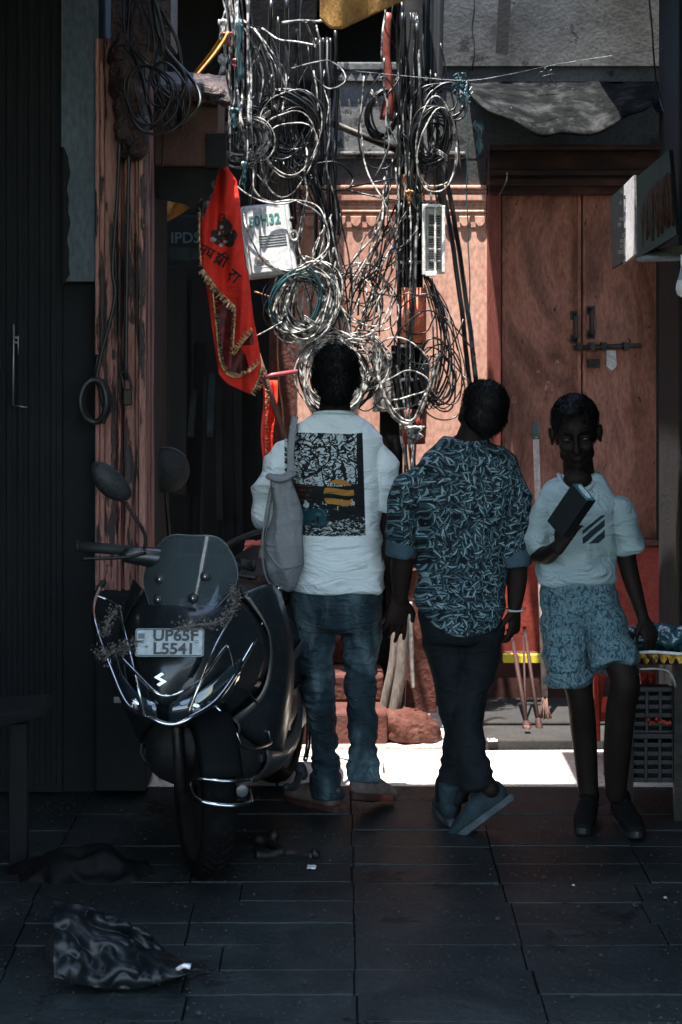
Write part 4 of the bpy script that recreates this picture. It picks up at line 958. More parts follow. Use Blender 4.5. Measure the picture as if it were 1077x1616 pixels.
# ------------------------------------------------------------------ poles, boxes, cables
def cab(name, col, rough=.32, dirt_shade=.3, light_dashes=0):
    t = NT(name); X, Y_, Z = t.co(); n_ = t.noise(t.obj, 14, 4)
    if light_dashes:
        q = ramp(t.n, [(.44, g(0)), (.58, g(1))]); t.l.new(t.noise(t.obj, 32, 3, .0, .6), q.inputs['Fac']); n_ = q.outputs[0]  # sun glints and shadow breaks painted as dashes along the cable
    t.done(t.mix(n_, tuple(c * dirt_shade for c in col), col), rough, .4); return t.m
CW = cab('white_cable', (.42, .405, .38), .35, .10, 1); CG = cab('grey_cable', (.20, .21, .21), .35, .15, 1); CB = cab('black_cable', (.008, .009, .010), .33, .6); CT = cab('teal_cable', (.03, .10, .12))
CR = cab('red_tape', (.16, .03, .02)); CP = cab('pink_rag', (.45, .10, .12)); CO = cab('orange_wire', (.45, .17, .05))
rc = random.Random(42)
POST = worn('sooty_pole', [(.3, g(.003)), (.7, (.009, .009, .009))], scale=14, rough=.8, bump=.5, spec=.08)
t = thing('pole', 'thick sooty pole behind the meter box buried in black cables', 'pole', W(440, 1150, 8.62))
m = MB(); xbox(m, 410, -120, 468, 322, 8.60, .10); part('post', m, POST, t, bevel=.01)
m = MB(); xbox(m, 396, -120, 500, 232, 8.82, .05); part('bracket_board', m, POST, t, bevel=.006)
t = thing('pole', 'wire covered pole with orange painted bands in the middle of the pink wall', 'pole', W(650, 1130, 8.5))
m = MB(); m.tube([W(648, -80, 8.5), W(649, 700, 8.5)], .052, 16); part('post', m, POST, t)
m = MB(); m.tube([W(651, 276, 8.49), W(651, 316, 8.49)], .053, 16); part('paint_band', m, worn('orange_band', [(.4, (.60, .45, .33)), (.55, (.55, .20, .05))], scale=22, rough=.6), t)
OP = worn('orange_paint', [(.35, (.62, .30, .20)), (.6, (.66, .13, .06)), (.75, (.7, .5, .42))], scale=9, rough=.6, bump=.4)
m = MB(); m.tube([W(653, 454, 8.48), W(653, 541, 8.48)], .054, 16); part('paint_band', m, OP, t)
m = MB(); m.tube([W(652, 645, 8.48), W(652, 700, 8.48)], .053, 16); part('paint_band', m, worn('red_rust', [(.4, (.03, .01, .01)), (.6, (.30, .04, .02))], scale=18, rough=.6), t)
for y in (341, 412, 543, 596):
    m = MB(); m.tube([W(650, y, 8.5), W(650, y + 5, 8.5)], .056, 16); part('steel_strap', m, M['galv'], t)
m = MB(); xbox(m, 618, 545, 640, 660, 8.52, .05); part('side_plate', m, POST, t, bevel=.004)
m = MB(); m.tube([W(672, 560, 8.55), W(668, 690, 8.55)], .013, 10); part('conduit', m, CG, t)
t = thing('pole', 'square grey post with rag wrapped conduits below the coiled white cable', 'pole', W(620, 1150, 8.6))
m = MB(); xbox(m, 588, 560, 642, 650, 8.6, .08); part('meter_plate', m, worn('speckled_plate', [(.3, (.03, .03, .03)), (.55, (.15, .13, .12)), (.68, (.6, .58, .55))], scale=30, rough=.5, stretch=(1, 1, .5)), t, bevel=.005)
m = MB(); xbox(m, 600, 650, 636, 1120, 8.62, .08); part('post', m, POST, t, bevel=.005)
t = thing('conduit', 'row of teal service pipes running up beside the central pole', 'pipe', W(675, 170, 8.6))
for k, (x, y1, mt) in enumerate(((658, 70, M['teal']), (665, 120, CT), (672, 60, CB), (681, 165, M['teal']), (688, 90, M['blackrub']), (693, 88, M['blackrub']))):
    m = MB(); m.tube(catmull([W(x + 3, -60, 8.6), W(x, 20, 8.6), W(x - 2, y1 + 60, 8.6)], 6), .013 + .004 * (k % 3), 8); part('pipe', m, mt, t)
m = MB(); m.tube(catmull([W(613, 20, 8.42), W(610, 90, 8.42), W(616, 140, 8.42), W(610, 190, 8.42)], 6), [.016, .018, .022, .030], 8, flat=.5)
one('red_sleeve', m, worn('red_rubber', [(.3, (.10, .02, .015)), (.7, (.26, .07, .05))], scale=9, rough=.35, k=.9), 'dull red sleeve of tape hanging in front of the wire covered pole', 'sleeve')
one('iron_bar', MB().tube([W(520, 192, 8.55), W(635, 240, 8.55)], .016, 8), M['iron'], 'dark slanting iron bar across the grey wall behind the cables', 'bar')

# meter box
YM = 8.32; RM = Matrix.Rotation(math.radians(7.5), 3, 'Y')
bx = thing('meter_box', 'pale tilted meter box with green stencilled number', 'meter box', W(426, 436, YM)); cm = W(425, 378, YM)
RM = Matrix.Rotation(math.radians(-7.5), 3, 'Y') @ Matrix.Rotation(math.radians(-8), 3, 'X')
RM = RM @ Matrix.Rotation(math.radians(8), 3, 'Z')
def mp_(x, y, z): return cm + RM @ V((x, y, z))     # local x right, y back, z up
m = MB(); m.add([mp_(x, y, z) for x in (-.102, .102) for y in (-.01, .075) for z in (-.152, .152)], [(0, 1, 3, 2), (4, 6, 7, 5), (0, 4, 5, 1), (2, 3, 7, 6), (0, 2, 6, 4), (1, 5, 7, 3)])
BOXG = worn('meter_plastic', [(.3, (.36, .37, .375)), (.7, (.46, .46, .46))], scale=4, rough=.55, bump=.08)
part('box_body', m, BOXG, bx, bevel=.012, seg=3)
m = MB(); m.add([mp_(x, y, z) for x in (-.096, .082) for y in (-.022, -.006) for z in (-.144, .144)], [(0, 1, 3, 2), (4, 6, 7, 5), (0, 4, 5, 1), (2, 3, 7, 6), (0, 2, 6, 4), (1, 5, 7, 3)])
lid = part('lid', m, BOXG, bx, bevel=.009, seg=3)
for k in range(5):
    m = MB(); m.tube([mp_(-.045, -.0225, .012 - k * .011), mp_(.070, -.0225, .012 - k * .011)], .0022, 5); part('vent_slot', m, plain('slot_grey', g(.06), .7), lid)
GT = plain('stencil_green', (.02, .13, .11), .7)
part('stencil_number', text_mb('50H32', .062, lambda x, y, z: mp_(x - .012, -.0235 - z, y + .078 + x * .04), bold=.0016, sx=.80), GT, lid)
m = MB(); m.add([mp_(x, -.0232, z) for x, z in ((-.068, -.06), (-.012, -.06), (-.012, -.118), (-.068, -.118))], [(0, 1, 2, 3)]); st_ = part('sticker', m, plain('sticker', (.50, .42, .40), .6), lid)
for k, tx in enumerate(('MTR 4482', 'KHATA 07', '5 0 8 1 1')):
    pass
m = MB()
for r_ in range(3):
    for c_ in range(11):
        if rc.random() < .8: m.box(mp_(-.064 + c_ * .0045, -.0242, -.094 - r_ * .008), mp_(-.0612 + c_ * .0045 + rc.uniform(0, .001), -.0234, -.089 - r_ * .008))
part('sticker_print', m, plain('ink', g(.02), .7), lid)
m = MB(); m.tube([mp_(.103 + .016 * math.cos(a), -.02, .0 + .020 * math.sin(a)) for a in [2 * PI * i / 24 for i in range(24)]], .0075, 8, closed=True); part('lug', m, M['galv'], bx)
m = MB(); m.lathe(mp_(.103, -.02, .07), [(.011, 0), (.011, .012), (.003, .014)], RM @ V((0, -1, 0)), 12); part('screw', m, M['iron'], bx)
for s_ in (0,):
    m = MB()
    for k in range(34): m.box(mp_(-.104, -.012, -.13 + k * .0075), mp_(-.0985, -.004, -.1265 + k * .0075))
    part('ribbed_edge', m, BOXG, bx)
# terminal box
tb = thing('terminal_box', 'slim white terminal box with a column of black contacts on the pink wall', 'terminal box', W(685, 434, 8.4))
m = MB(); xbox(m, 671, 326, 703, 432, 8.42, .05); part('housing', m, M['white'], tb, bevel=.005)
m = MB(); xbox(m, 667, 322, 672, 434, 8.38, .06); xbox(m, 698, 324, 703, 430, 8.38, .05); xbox(m, 672, 322, 698, 327, 8.38, .05); xbox(m, 672, 428, 690, 436, 8.38, .05); part('frame', m, M['white'], tb, bevel=.003)
for k in range(24):
    y = 336 + k * 3.7; m = MB(); xbox(m, 677, y, 686, y + 2.4, 8.395, .025); xbox(m, 688.5, y + .8, 696, y + 3.0, 8.40, .02); part('contact', m, M['blackrub'] if k % 5 else M['galv'], tb, bevel=.001)
m = MB(); xbox(m, 685.6, 326, 688.6, 434, 8.385, .03); part('rail', m, M['white'], tb)

# coils
def coil(px, py, rx, ry, Y, loops, rad, mat, label, spread=.12, tilt=0., ecc=0., tail=None, name='cable_coil', tie=True, shift=(0, 0), grp='coils of spare cable on the poles'):
    t_ = thing(name, label, 'cable coil', W(px, py, Y), grp)
    pts = []; n_ = 30; cx = cy = 0; ca, sa = math.cos(tilt), math.sin(tilt); N_ = int(loops * n_)
    k1, k2, k3 = rc.uniform(0, 9), rc.uniform(0, 9), rc.uniform(0, 9)
    for i in range(N_ + 1):
        a = 2 * PI * i / n_; f = i / n_; 
        s_ = 1 + .08 * math.cos(2 * a + k1) + .06 * math.cos(3 * a + k2 + f * .7) + spread * (noise.noise(V((f * .9 + k1, 0, 0))) * 2.6 - .3)
        ox = rx * spread * 2.2 * noise.noise(V((f * .8, k2, 0))) + shift[0] * f / loops; oy = ry * spread * 2.2 * noise.noise(V((f * .8, k3, 0))) + shift[1] * f / loops
        x = rx * s_ * math.cos(a) + ox; y = ry * s_ * math.sin(a) + oy
        pts.append(W(px + x * ca - y * sa, py + x * sa + y * ca, Y + .030 * noise.noise(V((f * 2.1, k1, k2))) + .018 * math.sin(a + k1)))
    if tail: pts = [W(*p, Y + .02) for p in tail[0]] + pts + [W(*p, Y + .02) for p in (tail[1] if len(tail) > 1 else [])]
    m_ = MB(); m_.tube(pts, rad * .74, 6); part('wire', m_, mat, t_)
    if tie:
        a = rc.choice([2.2, .6, 4.1, 5.6]); x, y = rx * math.cos(a), ry * math.sin(a); c = W(px + x * ca - y * sa, py + x * sa + y * ca, Y)
        m_ = MB()
        for q in range(3): m_.tube([c + V((.028 * math.cos(b_) * math.cos(a), .04 * math.sin(b_), .028 * math.cos(b_) * -math.sin(a) + q * .008 - .008)) for b_ in [2 * PI * i / 12 for i in range(12)]], .0028, 5, closed=True)
        part('tie', m_, CW if mat is not CW else CB, t_)
    return t_
coil(451, 193, 46, 50, 8.40, 13, .0085, CB, 'biggest black cable coil, hanging high on the left pole above the meter box', .13)
coil(455, 200, 38, 42, 8.36, 3, .0040, CB, 'thin wire loops lying over the biggest black coil', .2)
coil(384, 222, 36, 36, 8.28, 9, .0045, CW, 'thin white wire coil left of the biggest black coil, above the flag', .22)
coil(395, 210, 30, 40, 8.33, 6, .0050, CB, 'small black wire coil tucked behind thin white loops above the flag', .25)
coil(604, 182, 23, 37, 8.42, 8, .0065, CB, 'oval black cable coil hanging round the red sleeve', .10)
coil(600, 195, 31, 78, 8.38, 1, .0055, CB, 'single long black loop drooping around the oval coil', .05, tie=False)
coil(700, 150, 34, 24, 8.42, 5, .0060, CB, 'open black cable loops at the top right of the central pole', .25, tilt=.35, shift=(10, 14))
coil(680, 215, 26, 47, 8.38, 8, .0075, CB, 'dense black cable coil on the central pole beside the grey wall', .16, tilt=.15)
coil(690, 235, 30, 72, 8.34, 2, .0052, CW, 'two wide pale wire loops hanging over the dense black coil', .12, tie=False)
coil(484, 478, 46, 54, 8.30, 17, .0047, CW, 'large white cable coil right below the meter box', .20, tilt=.35)
coil(476, 482, 50, 50, 8.33, 6, .0058, CB, 'black cable loops mixed behind the large white coil below the meter box', .22, tilt=.2)
coil(470, 470, 36, 52, 8.28, 4, .0050, CT, 'blue grey cable loops at the left edge of the large white coil', .16, tilt=.3)
coil(566, 470, 52, 50, 8.36, 4, .0048, CW, 'loose open white wire rings in the middle of the pink wall', .30, tie=False)
coil(575, 500, 42, 62, 8.40, 4, .0048, CB, 'loose black wire rings between the two poles', .34, tie=False)
coil(525, 592, 50, 58, 8.30, 16, .0047, CW, "white cable coil circling behind the head of the man in the pale T-shirt", .15, tilt=-.5)
coil(560, 575, 42, 48, 8.34, 12, .0046, CW, "white cable coil above right of the first man's head", .20, tilt=.5)
coil(540, 590, 52, 56, 8.37, 6, .0062, CB, "black cable loops behind the first man's head", .22)
coil(684, 592, 32, 52, 8.42, 6, .0048, CB, 'slack black wire loops low on the right of the orange banded pole', .34, tilt=-.35, tie=False)
coil(664, 520, 44, 62, 8.38, 3, .0044, CB, 'wide thin black loops beside the orange paint patch', .4, tie=False)
coil(640, 600, 52, 52, 8.35, 2, .0050, CW, 'white loops crossing the lower part of the central pole', .3, tie=False)
coil(460, 225, 45, 66, 8.33, 3, .0040, CW, 'thin pale loops hanging below the biggest black coil', .35, tie=False)
coil(246, 140, 42, 52, 7.25, 4, .0060, CB, 'black cable loops hanging from the rusty bracket over the timber frame', .35, tie=False, grp='cables on the rusty bracket')

# strands
GRP = {id(CW): ('thin white cable running through the tangle between the poles', 'loose white cables'), id(CB): ('thin black cable running through the tangle between the poles', 'loose black cables'),
       id(CG): ('dull grey cable running through the tangle between the poles', 'loose grey cables'), id(CT): ('blue green cable running through the tangle between the poles', 'loose teal cables')}
def strand(pts, rad, mat, label=None, grp=None, Y=8.36, jig=.007, k=8, name='cable'):
    P_ = []
    for i, p in enumerate(pts):
        y = p[2] if len(p) > 2 else Y + rc.uniform(-.05, .05); P_.append(W(p[0], p[1], y))
    c = catmull(P_, k); s0 = rc.uniform(0, 99)
    c = [q + V((noise.noise(q * 9 + V((s0, 0, 0))), noise.noise(q * 9 + V((0, s0, 0))), 0)) * jig for q in c]
    L_, G_ = GRP.get(id(mat), (label, grp))
    return one(name, MB().tube(c, rad * .78, 6), mat, label or L_, 'cable', grp or (None if label else G_))
for k in range(6):
    x0 = 497 + k * 5.5
    strand([(x0 - 4, 60), (x0, 130), (x0 + rc.uniform(-6, 4), 230), (x0 + rc.uniform(-4, 10), 330), (x0 + rc.uniform(0, 14), 425)], .0085 if k % 2 else .011, CB, Y=8.45)
for k in range(5):
    strand([(478 + k * 3, 245), (492 + k * 4, 300), (508 + k * 3, 350), (514 + k * 4, 400 + k * 8)], .006, CB, Y=8.42)
strand([(686, 235), (705, 330), (724, 450), (742, 608)], .0135, CB, 'left one of two thick black cables slanting down the pink wall', Y=8.55, jig=.004)
strand([(694, 235), (714, 330), (733, 450), (752, 606)], .0135, CB, 'right one of two thick black cables slanting down the pink wall', Y=8.55, jig=.004)
strand([(560, 112), (640, 120), (735, 127), (800, 118), (900, 98), (1090, 70)], .0016, CG, 'fine pale cord stretched across the upper wall to the right edge', Y=8.3, jig=.003)
strand([(737, 128), (738, 220), (736, 300), (741, 400), (740, 505)], .0034, CT, 'frayed pale teal cord hanging straight down beside the door frame', Y=8.4, jig=.008)
strand([(800, 272), (797, 290), (788, 310)], .003, CW, 'short torn white thread stuck under the door awning', Y=8.7)
strand([(1025, -20), (1032, 80), (1040, 150), (1050, 180)], .005, CB, 'single dark wire running down the upper wall near the right edge', Y=8.3)
for k in range(11):
    x0 = 352 + k * 4.2 + rc.uniform(-2, 2)
    strand([(x0 - 4, -20), (x0 + rc.uniform(-6, 6), 50), (x0 + rc.uniform(-5, 5), 120), (x0 + rc.uniform(-4, 8), 190), (x0 + rc.uniform(0, 16), 225 + rc.uniform(0, 30))], rc.choice([.0045, .006, .0075]), CW if k % 4 else CG, Y=8.25)
for k in range(7):
    x0 = 395 + k * 6
    strand([(x0 - 30, 20 + k * 4), (x0, 70 + rc.uniform(-20, 20)), (x0 + 20, 120), (x0 + rc.uniform(0, 30), 180)], .005, CB if k % 3 else CW, Y=8.35)
for k in range(8):   # up the central pole
    x0 = 628 + k * 4.6
    strand([(x0 + rc.uniform(-4, 8), 20), (x0 + rc.uniform(-5, 5), 140), (x0 + rc.uniform(-4, 4), 260), (x0 + rc.uniform(-4, 4), 400), (x0 + rc.uniform(-8, 6), 520), (x0 + rc.uniform(-8, 8), 640)], rc.choice([.0045, .0055, .0075]), (CW, CB, CG, CB, CW, CB, CB, CG)[k], Y=8.42)
strand([(400, 268), (402, 300), (425, 318), (468, 316), (505, 330), (520, 380), (500, 410), (460, 428), (415, 410), (392, 365), (384, 335)], .0048, CW, 'pale cable drooping in front of the meter box', Y=8.26, jig=.004)
strand([(345, 250), (365, 285), (400, 312), (440, 322), (470, 316)], .0048, CW, 'white cable curving over the top of the meter box from the left', Y=8.24, jig=.003)
strand([(470, 318), (500, 335), (518, 365), (517, 400), (490, 422), (450, 432), (420, 428)], .0048, CG, Y=8.26)
strand([(402, 460), (440, 470), (480, 458), (520, 430)], .0045, CO, 'thin orange wire behind the large white coil', Y=8.5)
strand([(400, 533), (425, 520), (445, 508)], .004, CW, 'short white cord tied from the red flag to the wires', Y=8.2)
strand([(438, 508), (440, 560), (442, 620), (450, 690)], .004, CO, 'thin chain hanging down the peeling red pier', Y=8.5)
strand([(588, 520), (592, 560), (600, 610), (620, 655), (645, 668), (668, 640), (682, 600), (690, 560)], .0095, CW, 'thick twisted white cable sagging round the foot of the central pole', Y=8.30, jig=.01)
strand([(590, 530), (596, 580), (608, 625), (632, 660), (655, 660), (672, 620)], .008, CW, 'second thick white cable twisted with the sagging one', Y=8.27, jig=.012)
for k in range(5):
    strand([(606 + k * 10, 560 + k * 8), (622 + k * 7, 620), (634 + k * 5, 680), (642 + k * 4, 760)], .007, (CW, CB, CG, CW, CB)[k], Y=8.4, jig=.01)
for k in range(26):    # fan from the mid wall up to the pole
    x0, y0 = rc.uniform(540, 600), rc.uniform(440, 560); x1, y1 = rc.uniform(590, 668), rc.uniform(250, 400)
    strand([(x0, y0), ((x0 * 2 + x1) / 3 + rc.uniform(-20, 8), (y0 * 2 + y1) / 3), ((x0 + x1 * 2) / 3 + rc.uniform(-10, 16), (y0 + y1 * 2) / 3), (x1, y1)], rc.choice([.0035, .0045, .0055]), (CW, CB, CB, CG)[k % 4])
for k in range(26):
    x0, y0 = rc.uniform(460, 540), rc.uniform(330, 440); x1, y1 = rc.uniform(500, 640), rc.uniform(440, 620)
    strand([(x0, y0), (x0 + rc.uniform(-30, 40), (y0 + y1) / 2 + 20), ((x0 + x1) / 2, max(y0, y1) + rc.uniform(-10, 40)), (x1, y1)], rc.choice([.0035, .0045, .0055]), (CB, CW, CB, CG)[k % 4])
for k in range(16):    # right of the pole
    a = rc.uniform(0, 1); x0 = 668 + rc.uniform(0, 18); y0 = 432 + rc.uniform(0, 20)
    strand([(x0, y0), (x0 + 12 + 22 * a, y0 + 60), (x0 + 10 + 42 * a, y0 + 130 + 20 * a), (x0 - 5 + 20 * a, y0 + 195), (x0 - 14, y0 + 160 - 30 * a)], rc.choice([.0036, .0045]), (CB, CB, CG)[k % 3], Y=8.45)
strand([(700, 500), (722, 520), (742, 545), (750, 560)], .0045, CB, Y=8.45); strand([(700, 560), (720, 580), (738, 600), (748, 606)], .0045, CB, Y=8.45)
strand([(575, 120), (570, 200), (580, 270), (610, 330), (625, 400), (620, 470), (600, 520)], .0047, CW, 'long pale cable bowing left from the oval coil down to the mid wall', Y=8.3)
strand([(480, 262), (530, 256), (556, 280), (548, 298), (520, 300), (480, 290)], .0055, CB, Y=8.4); strand([(548, 296), (590, 288), (630, 280)], .0055, CB, Y=8.4); strand([(550, 300), (600, 312), (630, 316)], .0048, CB, Y=8.4)
strand([(462, 108), (500, 98), (520, 96), (540, 110), (545, 130), (520, 140), (495, 120)], .0045, CG, Y=8.35)
strand([(445, 36), (475, 33), (500, 34), (520, 30)], .008, CW, 'bright frayed rope pulled tight toward the ochre cloth', Y=8.2)
strand([(485, 35), (492, 60), (498, 75), (503, 60), (500, 40)], .005, CW, 'small white rope loop dangling from the tight rope', Y=8.2)
strand([(415, 45), (440, 62), (470, 66), (500, 72)], .0055, CW, Y=8.3)
for k in range(12):    # dark tangle top left
    x0 = 190 + rc.uniform(0, 60)
    strand([(x0, -20), (x0 + rc.uniform(-10, 40), 60), (x0 + rc.uniform(0, 50), 120), (x0 + rc.uniform(10, 70), 165), (x0 + rc.uniform(20, 60), 205)], rc.choice([.004, .006, .009]), CB, 'black cable dangling over the rusty bracket at top left', 'cables over the rusty bracket', Y=7.3)
strand([(250, 150), (258, 200), (257, 265)], .004, CB, 'thin wire hanging down in front of the brown hood', Y=7.6)
# rags tied to the left wires
def rag(px, py, w_, h_, mat, label, Y=8.2):
    m_ = MB(); rows = []
    for j in range(10):
        t_ = j / 9; rows.append([W(px + w_ * (i / 6 - .5) * (1 - .55 * t_ + .3 * math.sin(j * 1.3)) + 4 * noise.noise(V((j * .5, px, 0))), py + h_ * t_ + 3 * noise.noise(V((i * .8, j, py))), Y + .02 * noise.noise(V((i * .9, j * .7, px)))) for i in range(7)])
    m_.grid(rows, thick=.003, dirv=(0, 1, 0)); return one('rag', m_, mat, label, 'rag', 'rags knotted into the wires')
rag(352, 30, 14, 40, CW, 'white torn strip highest on the left wires'); rag(360, 50, 14, 24, CP, 'bright pink shred knotted on the left wires'); rag(377, 30, 10, 110, CT, 'long teal strip hanging among the left wires')
rag(370, 92, 9, 16, CP, 'small pink knot lower on the left wires'); rag(352, 85, 16, 48, CW, 'bunched white strip lower on the left wires'); rag(369, 170, 12, 36, CT, 'teal strip wound above the thin white coil'); rag(386, 255, 8, 45, CT, 'teal strip hanging beside the top of the flag')
rag(646, 300, 12, 22, CO, 'orange tuft on the central pole'); rag(655, 672, 30, 26, CW, 'pale straw tuft at the foot of the central pole', 8.35); rag(757, 190, 14, 60, CT, 'teal shreds hanging where the thin cord is knotted', 8.35)
m = MB()
for k in range(26):
    a = rc.uniform(0, 6.28); c = W(732 + rc.uniform(-8, 8), 138 + rc.uniform(-14, 14), 8.3); m.tube([c, c + V((.02 * math.cos(a), .01, .03 * math.sin(a))), c + V((.03 * math.cos(a + .8), 0, .03 * math.sin(a + .8)))], .0035, 5)
one('wire_knot', m, CT, 'knot of teal wire ends beside the awning corner', 'wire knot')
m = MB()
for k in range(7):
    a = k * .9; c = W(864, 118, 8.6); m.tube(catmull([c, c + V((.03 * math.cos(a), 0, .03 * math.sin(a))), c + V((.045 * math.cos(a + .5), 0, .02 * math.sin(a) - .03))], 4), .0028, 5)
one('twig_knot', m, CB, 'small dark knot of thread on the cord above the awning', 'knot')

# ------------------------------------------------------------------ red flag
YF = 8.05
fl = thing('flag', 'red festival flag with gold fringe, dark figure print and Hindi lettering', 'flag', W(365, 622, YF))
REDC = cloth('red_cloth', (.72, .04, .025), (.60, .028, .018), st=.5, sc=6, d=.02); LIN = worn('brocade', [(.35, (.012, .008, .010)), (.5, (.10, .010, .012)), (.62, (.22, .02, .02)), (.75, (.10, .05, .03))], scale=26, rough=.5)
GOLD = worn('tinsel', [(.35, (.20, .10, .03)), (.6, (.6, .45, .25)), (.75, (.75, .72, .65))], scale=60, rough=.3, metal=.5)
def lx(lst, y):
    if y <= lst[0][1]: return lst[0][0]
    for (xa, ya), (xb, yb) in zip(lst, lst[1:]):
        if y <= yb: return xa + (xb - xa) * (y - ya) / (yb - ya)
    return lst[-1][0]
def fdep(px, py, amp=.022): return YF + amp * math.sin((px - .12 * py) * .13) + amp * .6 * math.sin(px * .27 + py * .03) + .01 * noise.noise(V((px * .03, py * .02, 0)))
def sheet(L, R_, y0, y1, off, rows=40, cols=18, amp=.022):
    rs = []
    for j in range(rows + 1):
        y = y0 + (y1 - y0) * j / rows; a, b_ = lx(L, y), lx(R_, y)
        if b_ < a + .3: b_ = a + .3
        rs.append([W(a + (b_ - a) * i / cols, y, fdep(a + (b_ - a) * i / cols, y, amp) + off) for i in range(cols + 1)])
    return rs
LA = [(336, 262), (326, 290), (319, 320), (315, 350), (317, 390), (320, 425), (345, 458), (372, 485), (371, 520), (368, 562)]
RA = [(358, 262), (374, 285), (380, 330), (384, 380), (389, 430), (396, 480), (399, 522), (382, 542), (369, 562)]
m = MB(); m.grid(sheet(LA, RA, 262, 562, 0), thick=.003, dirv=(0, 1, 0)); sa_ = part('front_cloth', m, REDC, fl)
LB = [(322, 425), (330, 480), (338, 540), (345, 590), (360, 606), (395, 622)]; RB = [(392, 425), (400, 500), (408, 540), (413, 575), (408, 600), (396, 622)]
m = MB(); m.grid(sheet(LB, RB, 425, 622, .05, amp=.014), thick=.003, dirv=(0, 1, 0)); sb_ = part('back_cloth', m, REDC, fl)
LC = [(334, 440), (341, 500), (347, 560), (356, 586), (372, 596)]; RC_ = [(376, 440), (396, 500), (402, 545), (404, 578), (376, 597)]
m = MB(); m.grid(sheet(LC, RC_, 440, 596, .042, amp=.014), thick=.002, dirv=(0, 1, 0)); part('lining', m, LIN, fl)
m = MB(); m.grid(sheet([(376, 545), (388, 560), (396, 590)], [(404, 545), (404, 570), (398, 590)], 545, 590, .036, 10, 8, .01), thick=.002, dirv=(0, 1, 0)); part('fold', m, REDC, fl)
m = MB(); m.grid(sheet([(334, 264), (322, 300), (318, 345)], [(345, 264), (338, 300), (321, 345)], 264, 345, -.012, 12, 6, .02), thick=.002, dirv=(0, 1, 0)); part('patterned_border', m, worn('border_print', [(.4, (.02, .02, .02)), (.55, (.16, .16, .16)), (.7, (.4, .36, .33))], scale=45, rough=.7), fl)
def fringe(path, off, L_=.028, n=60, dx=(0, -1)):
    m_ = MB(); pp = catmull([V((x, y, 0)) for x, y in path], 8)
    for k in range(n):
        f = k / (n - 1) * (len(pp) - 1.001); i = int(f); q = pp[i].lerp(pp[i + 1], f - i); td = (pp[i + 1] - pp[i]).normalized(); nx = V((-td.y, td.x, 0))
        e = q + nx * (rc.uniform(5, 10)) * dx[0] + td * rc.uniform(-3, 3) + V((0, rc.uniform(0, 4), 0)) * (1 if dx[1] else 0)
        a = W(q.x, q.y, fdep(q.x, q.y) + off - .006); b_ = W(e.x, e.y, fdep(q.x, q.y) + off - .016 - rc.uniform(0, .012))
        m_.beam(a, b_, .004, .0008)
    m_.tube([W(q.x, q.y, fdep(q.x, q.y) + off - .005) for q in pp], .0045, 6); return m_
part('fringe', fringe([(320, 425), (345, 458), (372, 485)], 0, n=46, dx=(1, 0)), GOLD, sa_); part('fringe', fringe([(399, 522), (382, 542), (370, 560)], 0, n=30, dx=(1, 0)), GOLD, sa_)
part('fringe', fringe([(372, 487), (370, 520), (368, 552)], 0, n=24, dx=(.5, 0)), GOLD, sa_)
part('fringe', fringe([(335, 450), (342, 520), (348, 570), (362, 592), (385, 592), (410, 572)], .03, n=90, dx=(-.7, 0)), GOLD, sb_); part('fringe', fringe([(413, 580), (408, 600), (397, 621)], .04, n=24, dx=(-1, 0)), GOLD, sb_)
part('fringe', fringe([(316, 330), (315, 370), (318, 420)], .0, n=20, dx=(.4, 0)), GOLD, sa_)
DKI = plain('flag_ink', (.018, .010, .010), .8)
def onflag(px, py, z=0.): return W(px, py, fdep(px, py) - .0045 - z)
# lettering, drawn as brush strokes in a frame rotated down the flag
def brush(strokes, ox, oy, sc_, ang, name, wd=.0030):
    ca, sa = math.cos(ang), math.sin(ang); m_ = MB()
    for s in strokes:
        P_ = [(ox + (x * ca - y * sa) * sc_, oy + (x * sa + y * ca) * sc_) for x, y in s]
        c = catmull([V((x, y, 0)) for x, y in P_], 5) if len(P_) > 2 else [V((*P_[0], 0)).lerp(V((*P_[1], 0)), i / 4) for i in range(5)]
        m_.tube([onflag(q.x, q.y) for q in c], wd, 6, flat=1.)
    return part(name, m_, DKI, sa_)
ja = [[(0, 0), (9, 0)], [(7, 0), (7, 10)], [(7, 5), (2, 5), (0, 7.5), (2, 9)]]
ya = [[(0, 0), (9, 0)], [(7, 0), (7, 10)], [(1, 0), (1, 3), (3, 5), (1.2, 7), (4, 8), (7, 6)]]
shri = [[(0, 0), (13, 0)], [(7, 0), (7, 10)], [(1.5, 1), (3.5, 2.5), (1, 4.5), (3.5, 6.5), (7, 4)], [(1, 7), (7, 9)], [(1, 10), (5, 7)], [(11, 0), (11, 10)], [(11, 0), (10, -3.5), (6.5, -4), (5, -1)]]
ra = [[(0, 0), (6, 0)], [(4, 0), (4.5, 3), (1, 5), (3, 7), (5, 10)], [(1, 4.5), (3, 5.5)]]; aa = [[(0, 0), (5, 0)], [(3, 0), (3, 10)]]
brush(ja, 319, 385, 1.35, .52, 'lettering'); brush(ya, 330, 391, 1.35, .52, 'lettering'); brush(shri, 344, 399, 1.6, .52, 'lettering', .0038)
brush(ra, 367, 424, 1.7, .72, 'lettering', .004); brush(aa, 375, 431, 1.6, .72, 'lettering', .004)
